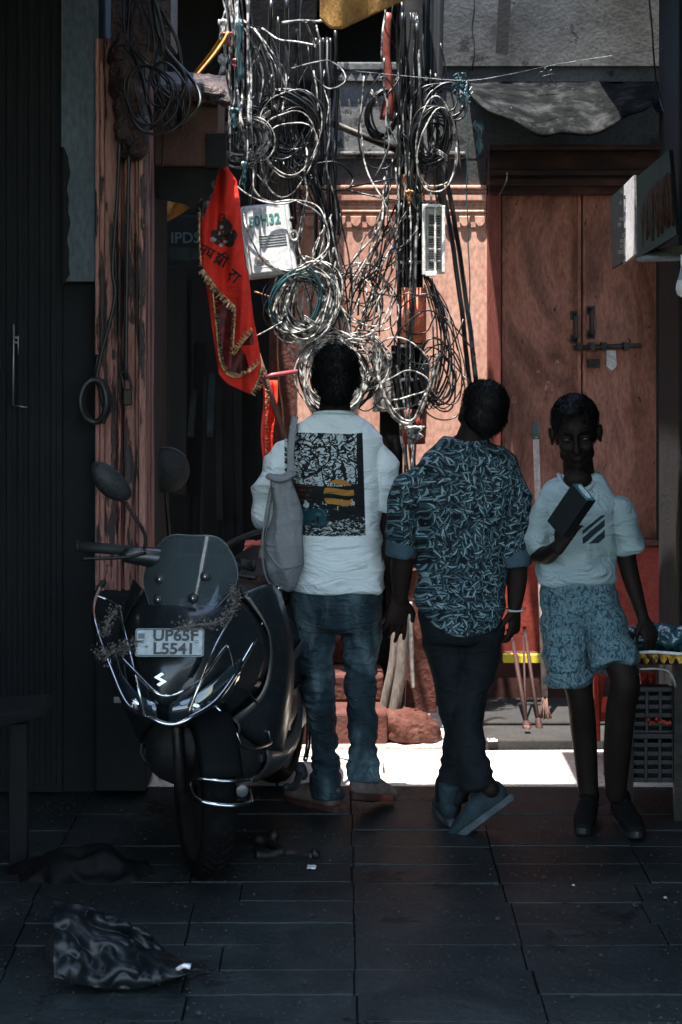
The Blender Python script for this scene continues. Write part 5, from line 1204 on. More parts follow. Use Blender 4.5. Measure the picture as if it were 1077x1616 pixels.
# printed emblem: a crouched figure shape in dark ink with pale marks
m = MB()
def blob(cx, cy, rx, ry, n=16, z=0., sd_=0):
    return [onflag(cx + rx * math.cos(a) * (1 + .22 * noise.noise(V((a * 2, cx, sd_)))), cy + ry * math.sin(a) * (1 + .22 * noise.noise(V((a * 2, cy, sd_ + 4)))), z) for a in [2 * PI * i / n for i in range(n)]]
for b_ in ((355, 360, 12, 15), (345, 378, 8, 8), (362, 381, 9, 9), (340, 368, 7, 6), (369, 371, 6, 8), (352, 350, 8, 7)): m.prism(blob(*b_), (0, .0015, 0))
m.tube([onflag(*q) for q in ((347, 347), (346, 341), (350, 337), (355, 339), (354, 344))], .003, 5)
em = part('emblem', m, DKI, sa_)
m = MB()
for b_ in ((350, 358, 3, 3), (360, 356, 3.5, 3), (355, 367, 3, 4), (364, 366, 3, 3), (346, 368, 3, 3), (337, 378, 5, 4), (359, 381, 6, 4), (349, 387, 3, 3)): m.prism(blob(*b_, z=.002), (0, .001, 0))
part('emblem_highlights', m, plain('pale_print', (.34, .31, .30), .8), em)
t = thing('flag', 'narrow red cloth strip with fringe hanging lower beside the peeling pier', 'flag', W(426, 720, 8.3))
m = MB(); rs = []
for j in range(16): y = 600 + 9 * j; rs.append([W(414 + 2 * math.sin(j * .5) + (24 - .5 * j) * i / 8, y, 8.3 + .02 * math.sin(i * 1.2 + j * .2)) for i in range(9)])
m.grid(rs, thick=.003, dirv=(0, 1, 0)); part('cloth', m, REDC, t)
m = MB()
for k in range(40): y = 610 + k * 3; m.beam(W(419, y, 8.27), W(423 + rc.uniform(-3, 3), y + rc.uniform(-3, 3), 8.26), .003, .001)
part('fringe', m, GOLD, t)
BR = worn('brown_stick', [(.3, (.06, .03, .025)), (.7, (.16, .08, .06))], scale=10, rough=.7, stretch=(3, 3, .4))
one('stick', MB().tube([W(400, 540, 8.25), W(450, 690, 8.3)], .013, 8), BR, 'upper of two brown poles slanting below the red flag', 'stick')
one('stick', MB().tube([W(408, 575, 8.28), W(462, 720, 8.3)], .010, 8), BR, 'lower thinner brown pole slanting below the red flag', 'stick')
m = MB(); m.tube([W(414, 597, 8.22), W(430, 592, 8.22), W(470, 586, 8.24)], .009, 6, flat=.5); one('cloth_tie', m, CP, 'pale pink strip tying the slanting poles to the pier', 'tie')
for px_, py_, s_, lb in ((424, 500, 1, 'a'), ): pass

# ochre cloths
OC = M['yellowcloth']
m = MB(); rs = []
for j in range(14):
    t_ = j / 13; rs.append([W(a, -22 + (lx([(508, 0), (520, 36), (540, 46)], 0) * 0) + (46 + 22 - (max(0, a - 540) * .46) - max(0, 522 - a) * 1.0) * t_, 7.9 + .05 * math.sin(a * .09) + .03 * t_) for a in [505 + 154 * i / 30 for i in range(31)]])
m.grid(rs, thick=.004, dirv=(0, 1, 0)); one('ochre_cloth', m, OC, 'sunlit ochre cloth sagging into the top of the frame above the wires', 'cloth')
m = MB(); rs = [[W(350 - 6 * t_ - 48 * t_ ** 1.3 + wv * (14 - 2 * t_), 50 + 75 * t_, 8.2 + .03 * math.sin(wv * 6)) for wv in [i / 8 for i in range(9)]] for t_ in [j / 12 for j in range(13)]]
m.grid(rs, thick=.004, dirv=(0, 1, 0)); one('ochre_cloth', m, OC, 'narrow ochre cloth edge slanting behind the brown hood', 'cloth')
m = MB(); rs = []
for j in range(10):
    t_ = j / 9; rs.append([W(x, (318 - (x - 228) * .42) + t_ * max(2, (364 - (x - 228) ** 1.35 * .11) - (318 - (x - 228) * .42)), 8.6 + .02 * math.sin(x * .1 + t_ * 4)) for x in [228 + 120 * i / 24 for i in range(25)]])
m.grid(rs, thick=.004, dirv=(0, 1, 0)); one('ochre_cloth', m, OC, 'ragged ochre cloth hanging under the brown hood above the teal sign', 'cloth')

for k in range(16):
    x0, y0 = rc.uniform(400, 500), rc.uniform(60, 200); x1, y1 = rc.uniform(400, 510), rc.uniform(220, 330)
    strand([(x0, y0), (x0 + rc.uniform(-35, 35), (y0 + y1) / 2), ((x0 + x1) / 2 + rc.uniform(-30, 30), y1 + 15), (x1, y1 - 20)], rc.choice([.004, .005, .006]), (CB, CB, CG)[k % 3], Y=8.42)
for k in range(14):
    x0, y0 = rc.uniform(625, 700), rc.uniform(60, 200); x1, y1 = rc.uniform(630, 720), rc.uniform(230, 330)
    strand([(x0, y0), (x0 + rc.uniform(-25, 30), (y0 + y1) / 2), ((x0 + x1) / 2 + rc.uniform(-20, 30), y1 + 15), (x1, y1 - 20)], rc.choice([.004, .005, .006]), (CB, CB, CB, CG)[k % 4], Y=8.44)

for k in range(22):
    x0 = rc.choice([rc.uniform(355, 410), rc.uniform(470, 540), rc.uniform(600, 700)]); L_ = rc.uniform(120, 300); y0 = rc.uniform(-20, 240)
    strand([(x0, y0), (x0 + rc.uniform(-10, 10), y0 + L_ * .3), (x0 + rc.uniform(-14, 18), y0 + L_ * .7), (x0 + rc.uniform(-18, 24), y0 + L_)], rc.choice([.003, .004, .005]), (CB, CW, CB, CG)[k % 4], Y=8.4, jig=.02)

for k in range(18):
    x0 = rc.choice([rc.uniform(405, 470), rc.uniform(485, 530), rc.uniform(628, 690)]); y0 = rc.uniform(-30, 120); L_ = rc.uniform(200, 380)
    strand([(x0, y0), (x0 + rc.uniform(-8, 8), y0 + L_ * .35), (x0 + rc.uniform(-10, 12), y0 + L_ * .7), (x0 + rc.uniform(-10, 16), y0 + L_)], rc.choice([.008, .010, .013]), CB, 'heavy black cable hanging down past the coils and poles', 'heavy hanging black cables', Y=8.46, jig=.012)
# ------------------------------------------------------------------ things on the lane
OR = worn('orange_masonry', [(.3, (.34, .06, .035)), (.55, (.55, .14, .09)), (.75, (.55, .28, .2))], scale=9, rough=.85, bump=.7)
m = MB()
for i in range(5): m.ball(W(404 + rc.uniform(-5, 5), 872 + i * 12, 8.35), (.065, .06, .035), n=12, m=8)
m.box(W(386, 862, 8.28), W(424, 852, 8.45)); 
t = thing('masonry_stub', 'orange painted masonry stub between the scooter seat and the grey bag', 'masonry', W(405, 1170, 8.35))
part('stub', fuse(m, 'stub', .009, 2, wpos(t), fold_disp(.012, (30, 30, 40), 3)), OR, t, fix=False); m = MB(); xbox(m, 390, 925, 420, 1180, 8.33, .2); part('base', m, M['redstone'], t, bevel=.01)
# rock and conduits
m = MB(); m.ball(W(646, 1150, 8.30), (.118, .12, .085), n=24, m=16); m.ball(W(625, 1140, 8.28), (.07, .08, .055)); m.ball(W(672, 1158, 8.28), (.07, .09, .07))
t = thing('painted_rock', 'rough red stained block of stone at the foot of the grey pipes', 'rock', W(645, 1185, 8.3))
part('rock', fuse(m, 'rock', .008, 1, wpos(t), lambda co, no: no * np.array([(noise.fractal(V(c) * 14, .8, 2, 5)) * .016 for c in co])[:, None]), worn('rock_red', [(.3, (.08, .022, .015)), (.5, (.26, .075, .05)), (.68, (.34, .16, .12)), (.8, (.42, .34, .30))], scale=11, rough=.9, bump=1., dist=.02, k=.28), t, fix=False)
m = MB(); m.box(W(600, 1184, 8.2), W(690, 1168, 8.45)); part('mortar_base', m, M['black'], t, bevel=.01)
PIPE = worn('grey_conduit', [(.3, (.10, .085, .075)), (.7, (.25, .21, .19))], scale=10, rough=.6, stretch=(2, 2, .6), k=.8)
for i, (pts, r_, lb) in enumerate((([(628, 960), (622, 1040), (612, 1090), (602, 1140), (598, 1175)], .021, 'leftmost grey pipe curving down beside the painted rock'), ([(640, 950), (635, 1040), (628, 1090), (620, 1135)], .024, 'middle grey pipe running down onto the painted rock'), ([(648, 950), (650, 1030), (652, 1085)], .009, 'thin pale pipe with a hooked end above the painted rock'))):
    one('pipe', MB().tube(catmull([W(x, y, 8.36 - .04 * i) for x, y in pts], 6), r_, 12), PIPE if i < 2 else M['galv'], lb, 'pipe')
m = MB(); m.prism([W(640, 1125, 8.44), W(690, 1125, 8.44), W(680, 1000, 8.44), W(668, 900, 8.44), W(645, 900, 8.44)], (0, .08, 0)); one('red_post', m, M['redstone'], 'short red stained post standing behind the painted rock', 'post', bevel=.006)
# broom and tools leaning on the plinth
t = thing('broom', 'pale broom handle with green tip leaning on the red door', 'broom', W(858, 1150, 8.6))
m = MB(); m.tube([W(846, 690, 8.85), W(860, 1100, 8.55)], .0135, 10); part('handle', m, worn('pale_stick', [(.3, (.42, .33, .29)), (.7, (.5, .42, .37))], rough=.5, k=.9), t)
m = MB(); m.tube([W(845, 667, 8.87), W(845.4, 676, 8.865), W(846, 694, 8.85)], [.009, .0155, .017], 10); part('grip', m, plain('green_grip', (.012, .05, .045), .5), t)
m = MB()
for k in range(30): a = W(860 + rc.uniform(-3, 3), 1095, 8.55); m.tube([a, W(862 + rc.uniform(-16, 16), 1150, 8.5 + rc.uniform(-.03, .03))], .0022, 4)
part('bristles', m, BR, t)
BR2 = worn('red_brown_stick', [(.3, (.015, .005, .004)), (.7, (.05, .018, .013))], scale=10, rough=.7)
t = thing('tool', 'reddish pole with a knobbed foot leaning against the plinth left of the boy', 'pole', W(830, 1165, 8.5))
m = MB(); m.tube([W(808, 1000, 8.75), W(832, 1145, 8.4)], .010, 8); part('shaft', m, BR2, t); m = MB(); m.limb([W(831, 1143, 8.41), W(833, 1158, 8.38)], [.018, .02], n=10, k=3); part('foot', m, BR2, t)
t = thing('tool', 'second darker pole with a knobbed foot close to the boy', 'pole', W(845, 1165, 8.5))
m = MB(); m.tube([W(828, 990, 8.75), W(850, 1140, 8.42)], .008, 8); m.tube([W(826, 1000, 8.74), W(831, 1150, 8.45)], .005, 8); part('shaft', m, BR2, t); m = MB(); m.limb([W(850, 1138, 8.42), W(852, 1152, 8.4)], [.015, .016], n=10, k=3); part('foot', m, BR2, t)
# right-hand stall ------------------------------------------------------
t = thing('lit_sign_box', 'wall-hung display box with a sunlit white side and a dark fringed front', 'sign', W(1010, 420, 7.6))
YS = 7.75
def Q(px, py, Y=YS): return W(px, py, Y)
m = MB(); m.add([Q(965, 308, 8.1), Q(1001, 274, 7.7), Q(1003, 408, 7.7), Q(968, 424, 8.1)], [(0, 1, 2, 3)]); m.v += []; 
part('sunlit_side', MB().prism([Q(985, 292, 7.95), Q(1001, 276, 7.7), Q(1003, 400, 7.7), Q(985, 416, 7.95)], (.01, .01, 0)), M['white'], t)
part('side_panel', MB().prism([Q(963, 312, 8.2), Q(985, 292, 7.96), Q(985, 412, 7.96), Q(966, 424, 8.2)], (.01, .01, 0)), M['teal'], t)
m = MB()
for k in range(14):
    y = 300 + k * 8.6; x = 974 + rc.uniform(0, 14); m.box(Q(x, y + 6, 7.93) - V((0, .02, 0)), Q(x + rc.uniform(3, 8), y, 7.93))
part('dark_lettering', m, M['blackrub'], t)
part('front_board', MB().prism([Q(1005, 280, 7.68), Q(1056, 236, 7.2), Q(1068, 370, 7.2), Q(1006, 408, 7.68)], (.02, .03, 0)), worn('green_board', [(.3, (.012, .03, .025)), (.7, (.03, .055, .045))], scale=6, rough=.7), t)
m = MB()
for k in range(26):
    u_ = k / 25; x0 = 1011 + 46 * u_; y0 = 312 - 40 * u_ + rc.uniform(-4, 4); y1 = 392 - 42 * u_ + rc.uniform(-10, 8); Yd = 7.66 - .46 * u_
    m.tube([Q(x0, y0, Yd), Q(x0 + rc.uniform(-2, 3) + 5 * u_, (y0 + y1) / 2, Yd - .01), Q(x0 + 6 * u_ + rc.uniform(-2, 3), y1, Yd)], .0045, 5)
part('fringe', m, worn('fringe_brown', [(.35, (.02, .012, .008)), (.65, (.08, .035, .022))], scale=30, rough=.8), t)
part('underside', MB().prism([Q(1004, 408, 7.68), Q(1028, 395, 7.66), Q(1090, 385, 7.2), Q(1090, 408, 7.2), Q(1010, 410, 7.5)], (0, 0, -.008)), worn('underside', [(.3, (.10, .11, .08)), (.7, (.25, .26, .2))], scale=9, rough=.7, k=.7), t)
t = thing('light_bulb', 'unlit white bulb hanging at the right edge of the frame', 'bulb', W(1080, 472, 7.0))
m = MB(); m.lathe(W(1082, 470, 7.0), [(.0, 0), (.016, .002), (.029, .012), (.034, .030), (.033, .045), (.028, .062)], (0, 0, 1), 24); part('globe', m, plain('milky_glass', (.55, .56, .56), .35), t)
m = MB(); m.lathe(W(1082, 470, 7.0), [(.028, .062), (.020, .09), (.016, .112)], (0, 0, 1), 24); part('heat_sink', m, plain('grey_plastic', (.22, .24, .25), .5), t)
m = MB(); m.lathe(W(1082, 470, 7.0), [(.016, .112), (.017, .118), (.017, .15), (.006, .156), (.004, .6)], (0, 0, 1), 16); part('holder', m, M['white'], t)
# table with bundle, chair and crates
t = thing('stall_table', 'dark low stall table with a bent steel rail at the right edge', 'table', W(1040, 1230, 7.15))
m = MB(); m.box(V((xY(988, 7.1), 6.95, zY(1045, 7.0))), V((1.9, 7.6, zY(1036, 7.0)))); part('table_top', m, M['black'], t, bevel=.004)
for x in (992, 1070):
    m = MB(); m.beam(W(x, 1045, 7.05), W(x, 1290, 7.05) * V((1, 1, 0)) if False else V((xY(x, 7.05), 7.05, 0)), .03, .03); part('leg', m, M['iron'], t)
m = MB(); m.tube(catmull([W(1006, 1056, 6.9), W(1040, 1056, 6.9), W(1058, 1062, 6.9), W(1068, 1085, 6.9)], 6), .0055, 8); part('rail', m, M['galv'], t)
m = MB()
for i in range(7): m.ball(W(1006 + i * 11, 1008 + rc.uniform(-3, 3), 7.12), (.045, .07, .040 + rc.uniform(-.005, .008)), n=14, m=10)
PLA = plain('teal_plastic', (.03, .085, .10), .18, 0., .7)
o_ = thing('plastic_bundle', "glossy teal plastic wrapped bundle on the stall table under the boy's hand", 'bundle', W(1040, 1028, 7.1))
part('wrap', fuse(m, 'wrap', .007, 1, wpos(o_), fold_disp(.026, (22, 22, 30), 12)), PLA, o_, fix=False)
m = MB(); rs = []
for j in range(8): rs.append([W(1000 + 90 * i / 30, 1030 + (4 + 14 * abs(math.sin(i * .7)) + 6 * abs(noise.noise(V((i * .6, 0, 0))))) * j / 7, 6.93 - .002 * j + .012 * math.sin(i * .9)) for i in range(31)])
m.grid(rs, thick=.003, dirv=(0, 1, 0)); one('table_cloth', m, worn('yellow_print', [(.42, (.02, .018, .012)), (.5, (.5, .27, .03)), (.7, (.62, .40, .08))], scale=22, rough=.7), 'yellow patterned cloth edge hanging off the stall table', 'cloth')
m = MB(); m.tube(catmull([W(998, 1031, 6.90), W(1030, 1029, 6.90), W(1077, 1032, 6.90), W(1095, 1030, 6.9)], 6), .006, 6, flat=.5); one('paper_strip', m, M['white'], 'crumpled white strip along the edge of the stall table', 'paper')
RC2 = worn('red_plastic', [(.3, (.34, .035, .02)), (.7, (.50, .06, .035))], scale=6, rough=.45, bump=.1)
t = thing('plastic_chair', 'red plastic chair partly hidden behind the legs of the boy', 'chair', W(950, 1200, 7.8))
yc = 7.75
for (xa, ya, xb, yb, w_) in ((941, 1058, 943, 1170, .024), (975, 1058, 972, 1210, .022)):
    part('leg', MB().beam(W(xa, ya, yc), W(xb, yb, yc), w_, .02), RC2, t, bevel=.004)
part('back_frame', MB().beam(W(934, 1062, yc), W(985, 1060, yc), .03, .018), RC2, t, bevel=.004)
part('seat', MB().prism([W(938, 1126, yc), W(990, 1122, yc), W(992, 1136, yc), W(946, 1140, yc), W(941, 1160, yc), W(936, 1150, yc)], (0, .3, 0)), RC2, t, bevel=.006)
part('stretcher', MB().beam(W(944, 1124, yc + .01), W(952, 1064, yc + .01), .02, .015), RC2, t, bevel=.003)
for k in range(2):
    m = MB(); m.tube([W(1016 + k * 12, 1062, 7.5), W(1016 + k * 12, 1084, 7.5)], .017, 14); one('red_can', m, RC2, ('left' if k == 0 else 'right') + ' red tin under the stall table beside the steel rail', 'can')
def crate(px0, py0, px1, py1, Y, mat, label):
    t_ = thing('crate', label, 'crate', W((px0 + px1) / 2, py1, Y)); a, b_ = W(px0, py1, Y), W(px1, py0, Y); x0, x1, z0_, z1_ = a.x, b_.x, a.z, b_.z; d = .3
    for nm, bxs in (('front_panel', [((x0, Y, z0_ + (z1_ - z0_) * k / 5), (x1, Y + .012, z0_ + (z1_ - z0_) * (k + .55) / 5)) for k in range(5)] + [((x0 + (x1 - x0) * k / 4 - .006, Y - .003, z0_), (x0 + (x1 - x0) * k / 4 + .006, Y + .014, z1_)) for k in range(5)]),
                    ('side_panel', [((x0, Y + .014, z0_ + (z1_ - z0_) * k / 5), (x0 + .012, Y + d, z0_ + (z1_ - z0_) * (k + .55) / 5)) for k in range(5)])):
        m_ = MB(); [m_.box(*q) for q in bxs]; part(nm, m_, mat, t_, bevel=.002)
    m_ = MB(); m_.box((x0 - .006, Y - .006, z1_), (x1 + .006, Y + .02, z1_ + .018)); part('rim', m_, mat, t_, bevel=.003)
    m_ = MB(); m_.box((x0 + .02, Y + .03, z0_), (x1 - .02, Y + d, z1_ - .03)); part('contents', m_, M['black'], t_)
    return t_
BLKP = plain('black_plastic', (.010, .012, .013), .4)
crate(1000, 1092, 1085, 1160, 7.1, BLKP, 'upper black plastic crate under the stall table'); crate(998, 1166, 1085, 1235, 7.08, BLKP, 'lower black plastic crate under the stall table')
m = MB()
for k in range(9): m.ball(W(1024 + 4.2 * k, 1138 + rc.uniform(-5, 4), 7.07), .007, n=8, m=6)
one('bottle_caps', m, RC2, 'tiny red caps glinting in the upper black crate', 'caps', kind='stuff')
m = MB()
for k in range(60): m.box(*(lambda c, s: (c - V((s, s, s * .3)), c + V((s, s, s * .3))))(W(1022 + rc.uniform(0, 40), 1172 + rc.uniform(-6, 6), 7.05), .0028))
# unseen sheet added overhead to shade the stall and strip end
t = thing('stall_shade_sheet', 'added unseen sheet overhead shading the stall on the right', 'awning', (1.5, 7.5, 3.2)); m = MB(); m.box((.46, 6.8, 3.25), (2.2, 7.5, 3.3)); m.box((1.08, 7.5, 3.25), (2.2, 8.9, 3.3)); part('sheet', m, M['darkwall'], t)
# foreground left: plastic sack, dark rubble, ledge
CL = NT('clear_plastic'); X, Y_, Z = CL.co(); CL.bump(CL.noise(CL.obj, 7, 3, .5), .4, .02); CL.done((.004, .006, .007), .38, .35); CL = CL.m
t = thing('plastic_sack', 'crumpled clear plastic sack slumped on the dark paving at lower left', 'sack', W(190, 1560, 5.45))
rs = []
TOPL = [(85, 1420), (150, 1432), (230, 1478), (300, 1528)]; BOTL = [(92, 1545), (150, 1562), (222, 1560), (302, 1536)]
def ply(L, x):
    for (xa, ya), (xb, yb) in zip(L, L[1:]):
        if x <= xb: return ya + (yb - ya) * max(0, x - xa) / (xb - xa)
    return L[-1][1]
for j in range(61):
    t_ = j / 60; row = []
    for i in range(91):
        x = 85 + 216 * i / 90; y0, y1 = ply(TOPL, x), ply(BOTL, x); y = y0 + (y1 - y0) * t_; Yb = 5.5 - .22 * math.sin(t_ * 1.57)
        q = W(x, y, Yb); n3 = V((q.x * 9, q.y * 9, q.z * 9)); rdg = abs(noise.noise(n3)) + .28 * abs(noise.noise(n3 * 2.1)); row.append(q + V((.3 * rdg - .1, -1.0 * rdg + .2, .5 * rdg - .1)) * .10 * math.sin(PI * min(1, max(0.02, i / 90)) ) ** .4)
    rs.append(row)
m = MB(); m.grid(rs); o = part('sack_film', m, CL, t, fix=False); o.modifiers.new('s', 'SOLIDIFY').thickness = .0015
m = MB(); m.limb([W(110, 1500, 5.6), W(180, 1520, 5.55), W(250, 1535, 5.45)], [(.07, .07), (.08, .08), (.03, .04)], ref=(0, 0, 1), n=16, k=5); part('contents', m, M['black'], t)
m = MB(); m.tube(catmull([W(280, 1530, 5.3), W(291, 1524, 5.28), W(300, 1527, 5.28)], 4), .006, 6); part('twist', m, M['white'], t)
t = thing('rubble_sack', 'dark lumpy sack leaning on the wall beside the scooter wheel', 'sack', W(160, 1400, 6.5))
m = MB()
for q in ((70, 1395, .07), (110, 1385, .09), (150, 1388, .10), (190, 1395, .07)): m.ball(W(q[0], q[1], 6.4), (.12, .12, q[2]))
part('sack_body', fuse(m, 'sack_body', .012, 1, wpos(t), fold_disp(.03, (10, 10, 12), 71)), worn('wet_sack', [(.3, (.002, .002, .002)), (.7, (.005, .005, .005))], scale=14, rough=.7, bump=.5, spec=.15), t, fix=False)
t = thing('wooden_bench', 'worn plank bench end jutting in from the left edge', 'bench', W(20, 1300, 6.4))
m = MB(); m.prism([W(-80, 1128, 6.2), W(62, 1118, 6.5), W(70, 1132, 6.5), W(-80, 1168, 6.2)], (0, .25, 0)); part('plank', m, M['oldwood'], t, bevel=.008)
m = MB(); m.beam(W(30, 1140, 6.5), V((W(30, 0, 6.5).x, 6.5, 0)), .06, .05); part('leg', m, M['oldwood'], t, bevel=.006)
# litter
for (x, y, s, mt, lb) in ((777, 1181, 8, M['white'], 'flat scrap of white paper in the sunlit strip'), (702, 1172, 6, PLA, 'shiny crumpled wrapper beside the painted rock'), (832, 1170, 5, BR, 'small brown scrap on the stone platform'), (298, 1527, 4, M['white'], 'tiny bright scrap beside the plastic sack'), (492, 1372, 7, M['white'], 'faint pale scrap on the paving by the scooter stand'), (905, 1400, 2, M['white'], 'white speck on the dark paving lower right'), (1050, 1420, 2.5, M['white'], 'white speck on the paving near the right edge')):
    Yg = F_PX * H_CAM / (y - HOR); c = V(((x - CX) * Yg / F_PX, Yg, .006 if y > 1190 else (.03 if y > 1175 else .06))); q = s * Yg / F_PX; m = MB()
    m.grid([[c + V((q * (i / 4 - .5) * 2 * rc.uniform(.8, 1.1), q * (j / 4 - .5) * 3, .3 * q * rc.random())) for i in range(5)] for j in range(5)], thick=.0015, dirv=(0, 0, 1)); one('litter', m, mt, lb, 'litter')

m = MB(); rg2 = random.Random(4)
for k in range(2600):
    y = 5.0 + 2.7 * rg2.random() ** 1.3; x = rg2.uniform(-1.4, 1.4); q = rg2.uniform(.0012, .005) * (1 if rg2.random() < .93 else 2); c = V((x, y, .004)); a = rg2.uniform(0, 3)
    m.add([c + V((q * math.cos(a), q * math.sin(a), 0)), c + V((-q * math.sin(a), q * math.cos(a), 0)), c + V((-q * math.cos(a), -q * math.sin(a), q * .3)), c + V((q * math.sin(a), -q * math.cos(a), 0)), c + V((0, 0, q * .9))], [(0, 1, 4), (1, 2, 4), (2, 3, 4), (3, 0, 4)])
one('grit', m, worn('grit', [(.4, (.02, .02, .018)), (.6, (.035, .035, .032)), (.75, (.075, .075, .07))], scale=3, rough=.9), 'grit and crumbs scattered over the alley paving', 'grit', kind='stuff')
# ------------------------------------------------------------------ scooter
SP = V((-.385, 7.03, 0)); FW = V((-.225, -.974, 0)).normalized(); LF = V((-FW.y, FW.x, 0))
if LF.x < 0: LF = -LF
def C(x, y, z): return SP + FW * x + LF * y + V((0, 0, z))
TURN = math.radians(29); PX = .47
def CS(x, y, z):   # steered parts: turned to the scooter's left
    dx = x - PX; return C(PX + dx * math.cos(TURN) - y * math.sin(TURN), dx * math.sin(TURN) + y * math.cos(TURN), z)
sc = thing('scooter', 'black scooter with chrome crash bars parked facing the camera', 'scooter', SP)
def paint(name, col, rough=.28, coat=.4):
    t = NT(name); t.co(); nz = t.noise(t.obj, 9, 5); d = t.noise(t.obj, 120, 3)
    t.pin(t.b.inputs['Roughness'], t.add(rough - .08, t.mul(nz, .35))); t.b.inputs['Coat Weight'].default_value = coat; t.b.inputs['Coat Roughness'].default_value = .15
    c = t.mix(t.mul(t.gt(d, .58), .35), col, (.05, .05, .05)); t.pin(t.b.inputs['Base Color'], c); return t.m
BODY = paint('scooter_black', (.007, .011, .013)); MATT = paint('scooter_matt', (.006, .007, .008), .6, .0); GREYP = paint('scooter_grey', (.05, .055, .057), .35)
CHR = plain('chrome', (.55, .55, .54), .16, 1.); TYRE = worn('tyre', [(.3, g(.003)), (.7, g(.007))], scale=20, rough=.95, spec=.05)
LENS = plain('dark_lens', (.02, .03, .035), .06, 0., .8); LENS.node_tree.nodes['Principled BSDF'].inputs['Coat Weight'].default_value = 1
def smooth_patch(ctrl, k=5):
    rows = [catmull(r, k) for r in ctrl]; cols = list(zip(*rows)); cols = [catmull(list(c), k) for c in cols]; return [list(r) for r in zip(*cols)]
def panel(name, ctrl, mat, parent, th=.006, k=5, fn=C, label=None):
    m = MB(); m.grid(smooth_patch([[fn(*p) for p in r] for r in ctrl], k)); o = part(name, m, mat, parent, label, fix=False)
    s = o.modifiers.new('solid', 'SOLIDIFY'); s.thickness = th; s.offset = 0; return o
def sym(z, xc, w, xe, n=2):
    return [(xe, -w, z), (xc - (xc - xe) * .38, -w * .68, z), (xc - .01, -w * .32, z), (xc, 0, z), (xc - .01, w * .32, z), (xc - (xc - xe) * .38, w * .68, z), (xe, w, z)]
fair = panel('front_fairing', [sym(.87, .57, .15, .48), sym(.82, .66, .20, .46), sym(.74, .72, .245, .44), sym(.66, .755, .25, .43), sym(.58, .765, .225, .45), sym(.52, .73, .17, .49), sym(.475, .66, .10, .54)], BODY, sc)
# central beak under the plate, standing proud
panel('beak', [[(.70, -.12, .76), (.742, 0, .77), (.70, .12, .76)], [(.73, -.10, .68), (.79, 0, .685), (.73, .10, .68)], [(.765, -.05, .60), (.805, 0, .60), (.765, .05, .60)], [(.78, -.015, .57), (.79, 0, .57), (.78, .015, .57)]], BODY, fair, .008)
for s in (-1, 1):
    L = panel('headlight', [[(.775, s * .02, .575), (.765, s * .09, .60), (.715, s * .16, .65), (.62, s * .215, .70)], [(.785, s * .02, .545), (.775, s * .09, .555), (.725, s * .155, .58), (.64, s * .205, .63)], [(.765, s * .015, .505), (.75, s * .08, .51), (.71, s * .13, .53), (.65, s * .17, .56)]], LENS, sc, .006)
    m = MB(); m.tube(catmull([C(.779, s * .03, .57), C(.760, s * .10, .596), C(.708, s * .165, .645)], 5), .003, 6); m.tube(catmull([C(.772, s * .03, .515), C(.756, s * .09, .525), C(.70, s * .145, .55)], 5), .0035, 6); part('lamp_trim', m, CHR, L)
    m = MB(); m.lathe(C(.775, s * .10, .56), [(.024, 0), (.021, .006), (.0, .002)], FW + V((0, 0, .0)), 18); part('projector', m, CHR, L)
    m = MB(); m.box(C(.77, s * .155, .575) - V((.012, .006, .010)), C(.77, s * .155, .575) + V((.012, .006, .010))); part('indicator', m, GREYP, L, bevel=.003)
# leg shield sides and floor
for s in (-1, 1):
    panel('leg_shield', [[(.47, s * .17, .88), (.38, s * .235, .90), (.28, s * .25, .86)], [(.44, s * .245, .76), (.36, s * .285, .74), (.26, s * .285, .70)], [(.43, s * .25, .64), (.34, s * .295, .58), (.24, s * .285, .54)], [(.45, s * .22, .54), (.36, s * .27, .46), (.24, s * .265, .40)], [(.48, s * .12, .46), (.38, s * .21, .36), (.22, s * .24, .31)]], BODY, sc)
    panel('side_sill', [[(.34, s * .21, .37), (.15, s * .235, .335), (-.05, s * .225, .36), (-.20, s * .19, .45)], [(.34, s * .22, .30), (.15, s * .245, .285), (-.05, s * .235, .31), (-.22, s * .20, .39)], [(.30, s * .16, .22), (.12, s * .19, .215), (-.05, s * .19, .23), (-.22, s * .16, .30)]], GREYP, sc)
    panel('side_panel', [[(.02, s * .10, .70), (-.15, s * .155, .74), (-.40, s * .16, .79), (-.65, s * .12, .84), (-.82, s * .06, .87)], [(.04, s * .16, .58), (-.15, s * .205, .62), (-.40, s * .205, .68), (-.65, s * .15, .76), (-.80, s * .07, .82)], [(.02, s * .15, .42), (-.15, s * .20, .46), (-.38, s * .19, .54), (-.60, s * .13, .66), (-.76, s * .06, .76)]], BODY if s < 0 else paint('side_gloss', (.016, .018, .019), .22), sc)
    panel('side_accent', [[(-.02, s * .213, .60), (-.20, s * .223, .64), (-.38, s * .222, .70)], [(-.02, s * .214, .565), (-.20, s * .224, .60), (-.37, s * .222, .665)]], GREYP, sc, .008)
m = MB(); m.prism([C(.36, -.21, .30), C(.36, .21, .30), C(-.02, .23, .30), C(-.02, -.23, .30)], (0, 0, .03)); part('floorboard', m, MATT, sc, bevel=.005)
panel('inner_shield', [[(.44, -.17, .90), (.40, 0, .93), (.44, .17, .90)], [(.33, -.25, .66), (.31, 0, .66), (.33, .25, .66)], [(.34, -.23, .34), (.33, 0, .33), (.34, .23, .34)]], MATT, sc)
m = MB(); m.limb([C(.10, 0, .74), C(-.05, 0, .79), C(-.25, 0, .785), C(-.38, 0, .83), C(-.60, 0, .86), C(-.74, 0, .865)], [(.09, .03), (.145, .055), (.155, .05), (.150, .05), (.13, .045), (.08, .03)], ref=LF, n=22, k=6, p=2.6); part('seat', m, worn('seat_vinyl', [(.3, g(.010)), (.7, g(.020))], scale=30, rough=.45, bump=.2), sc)
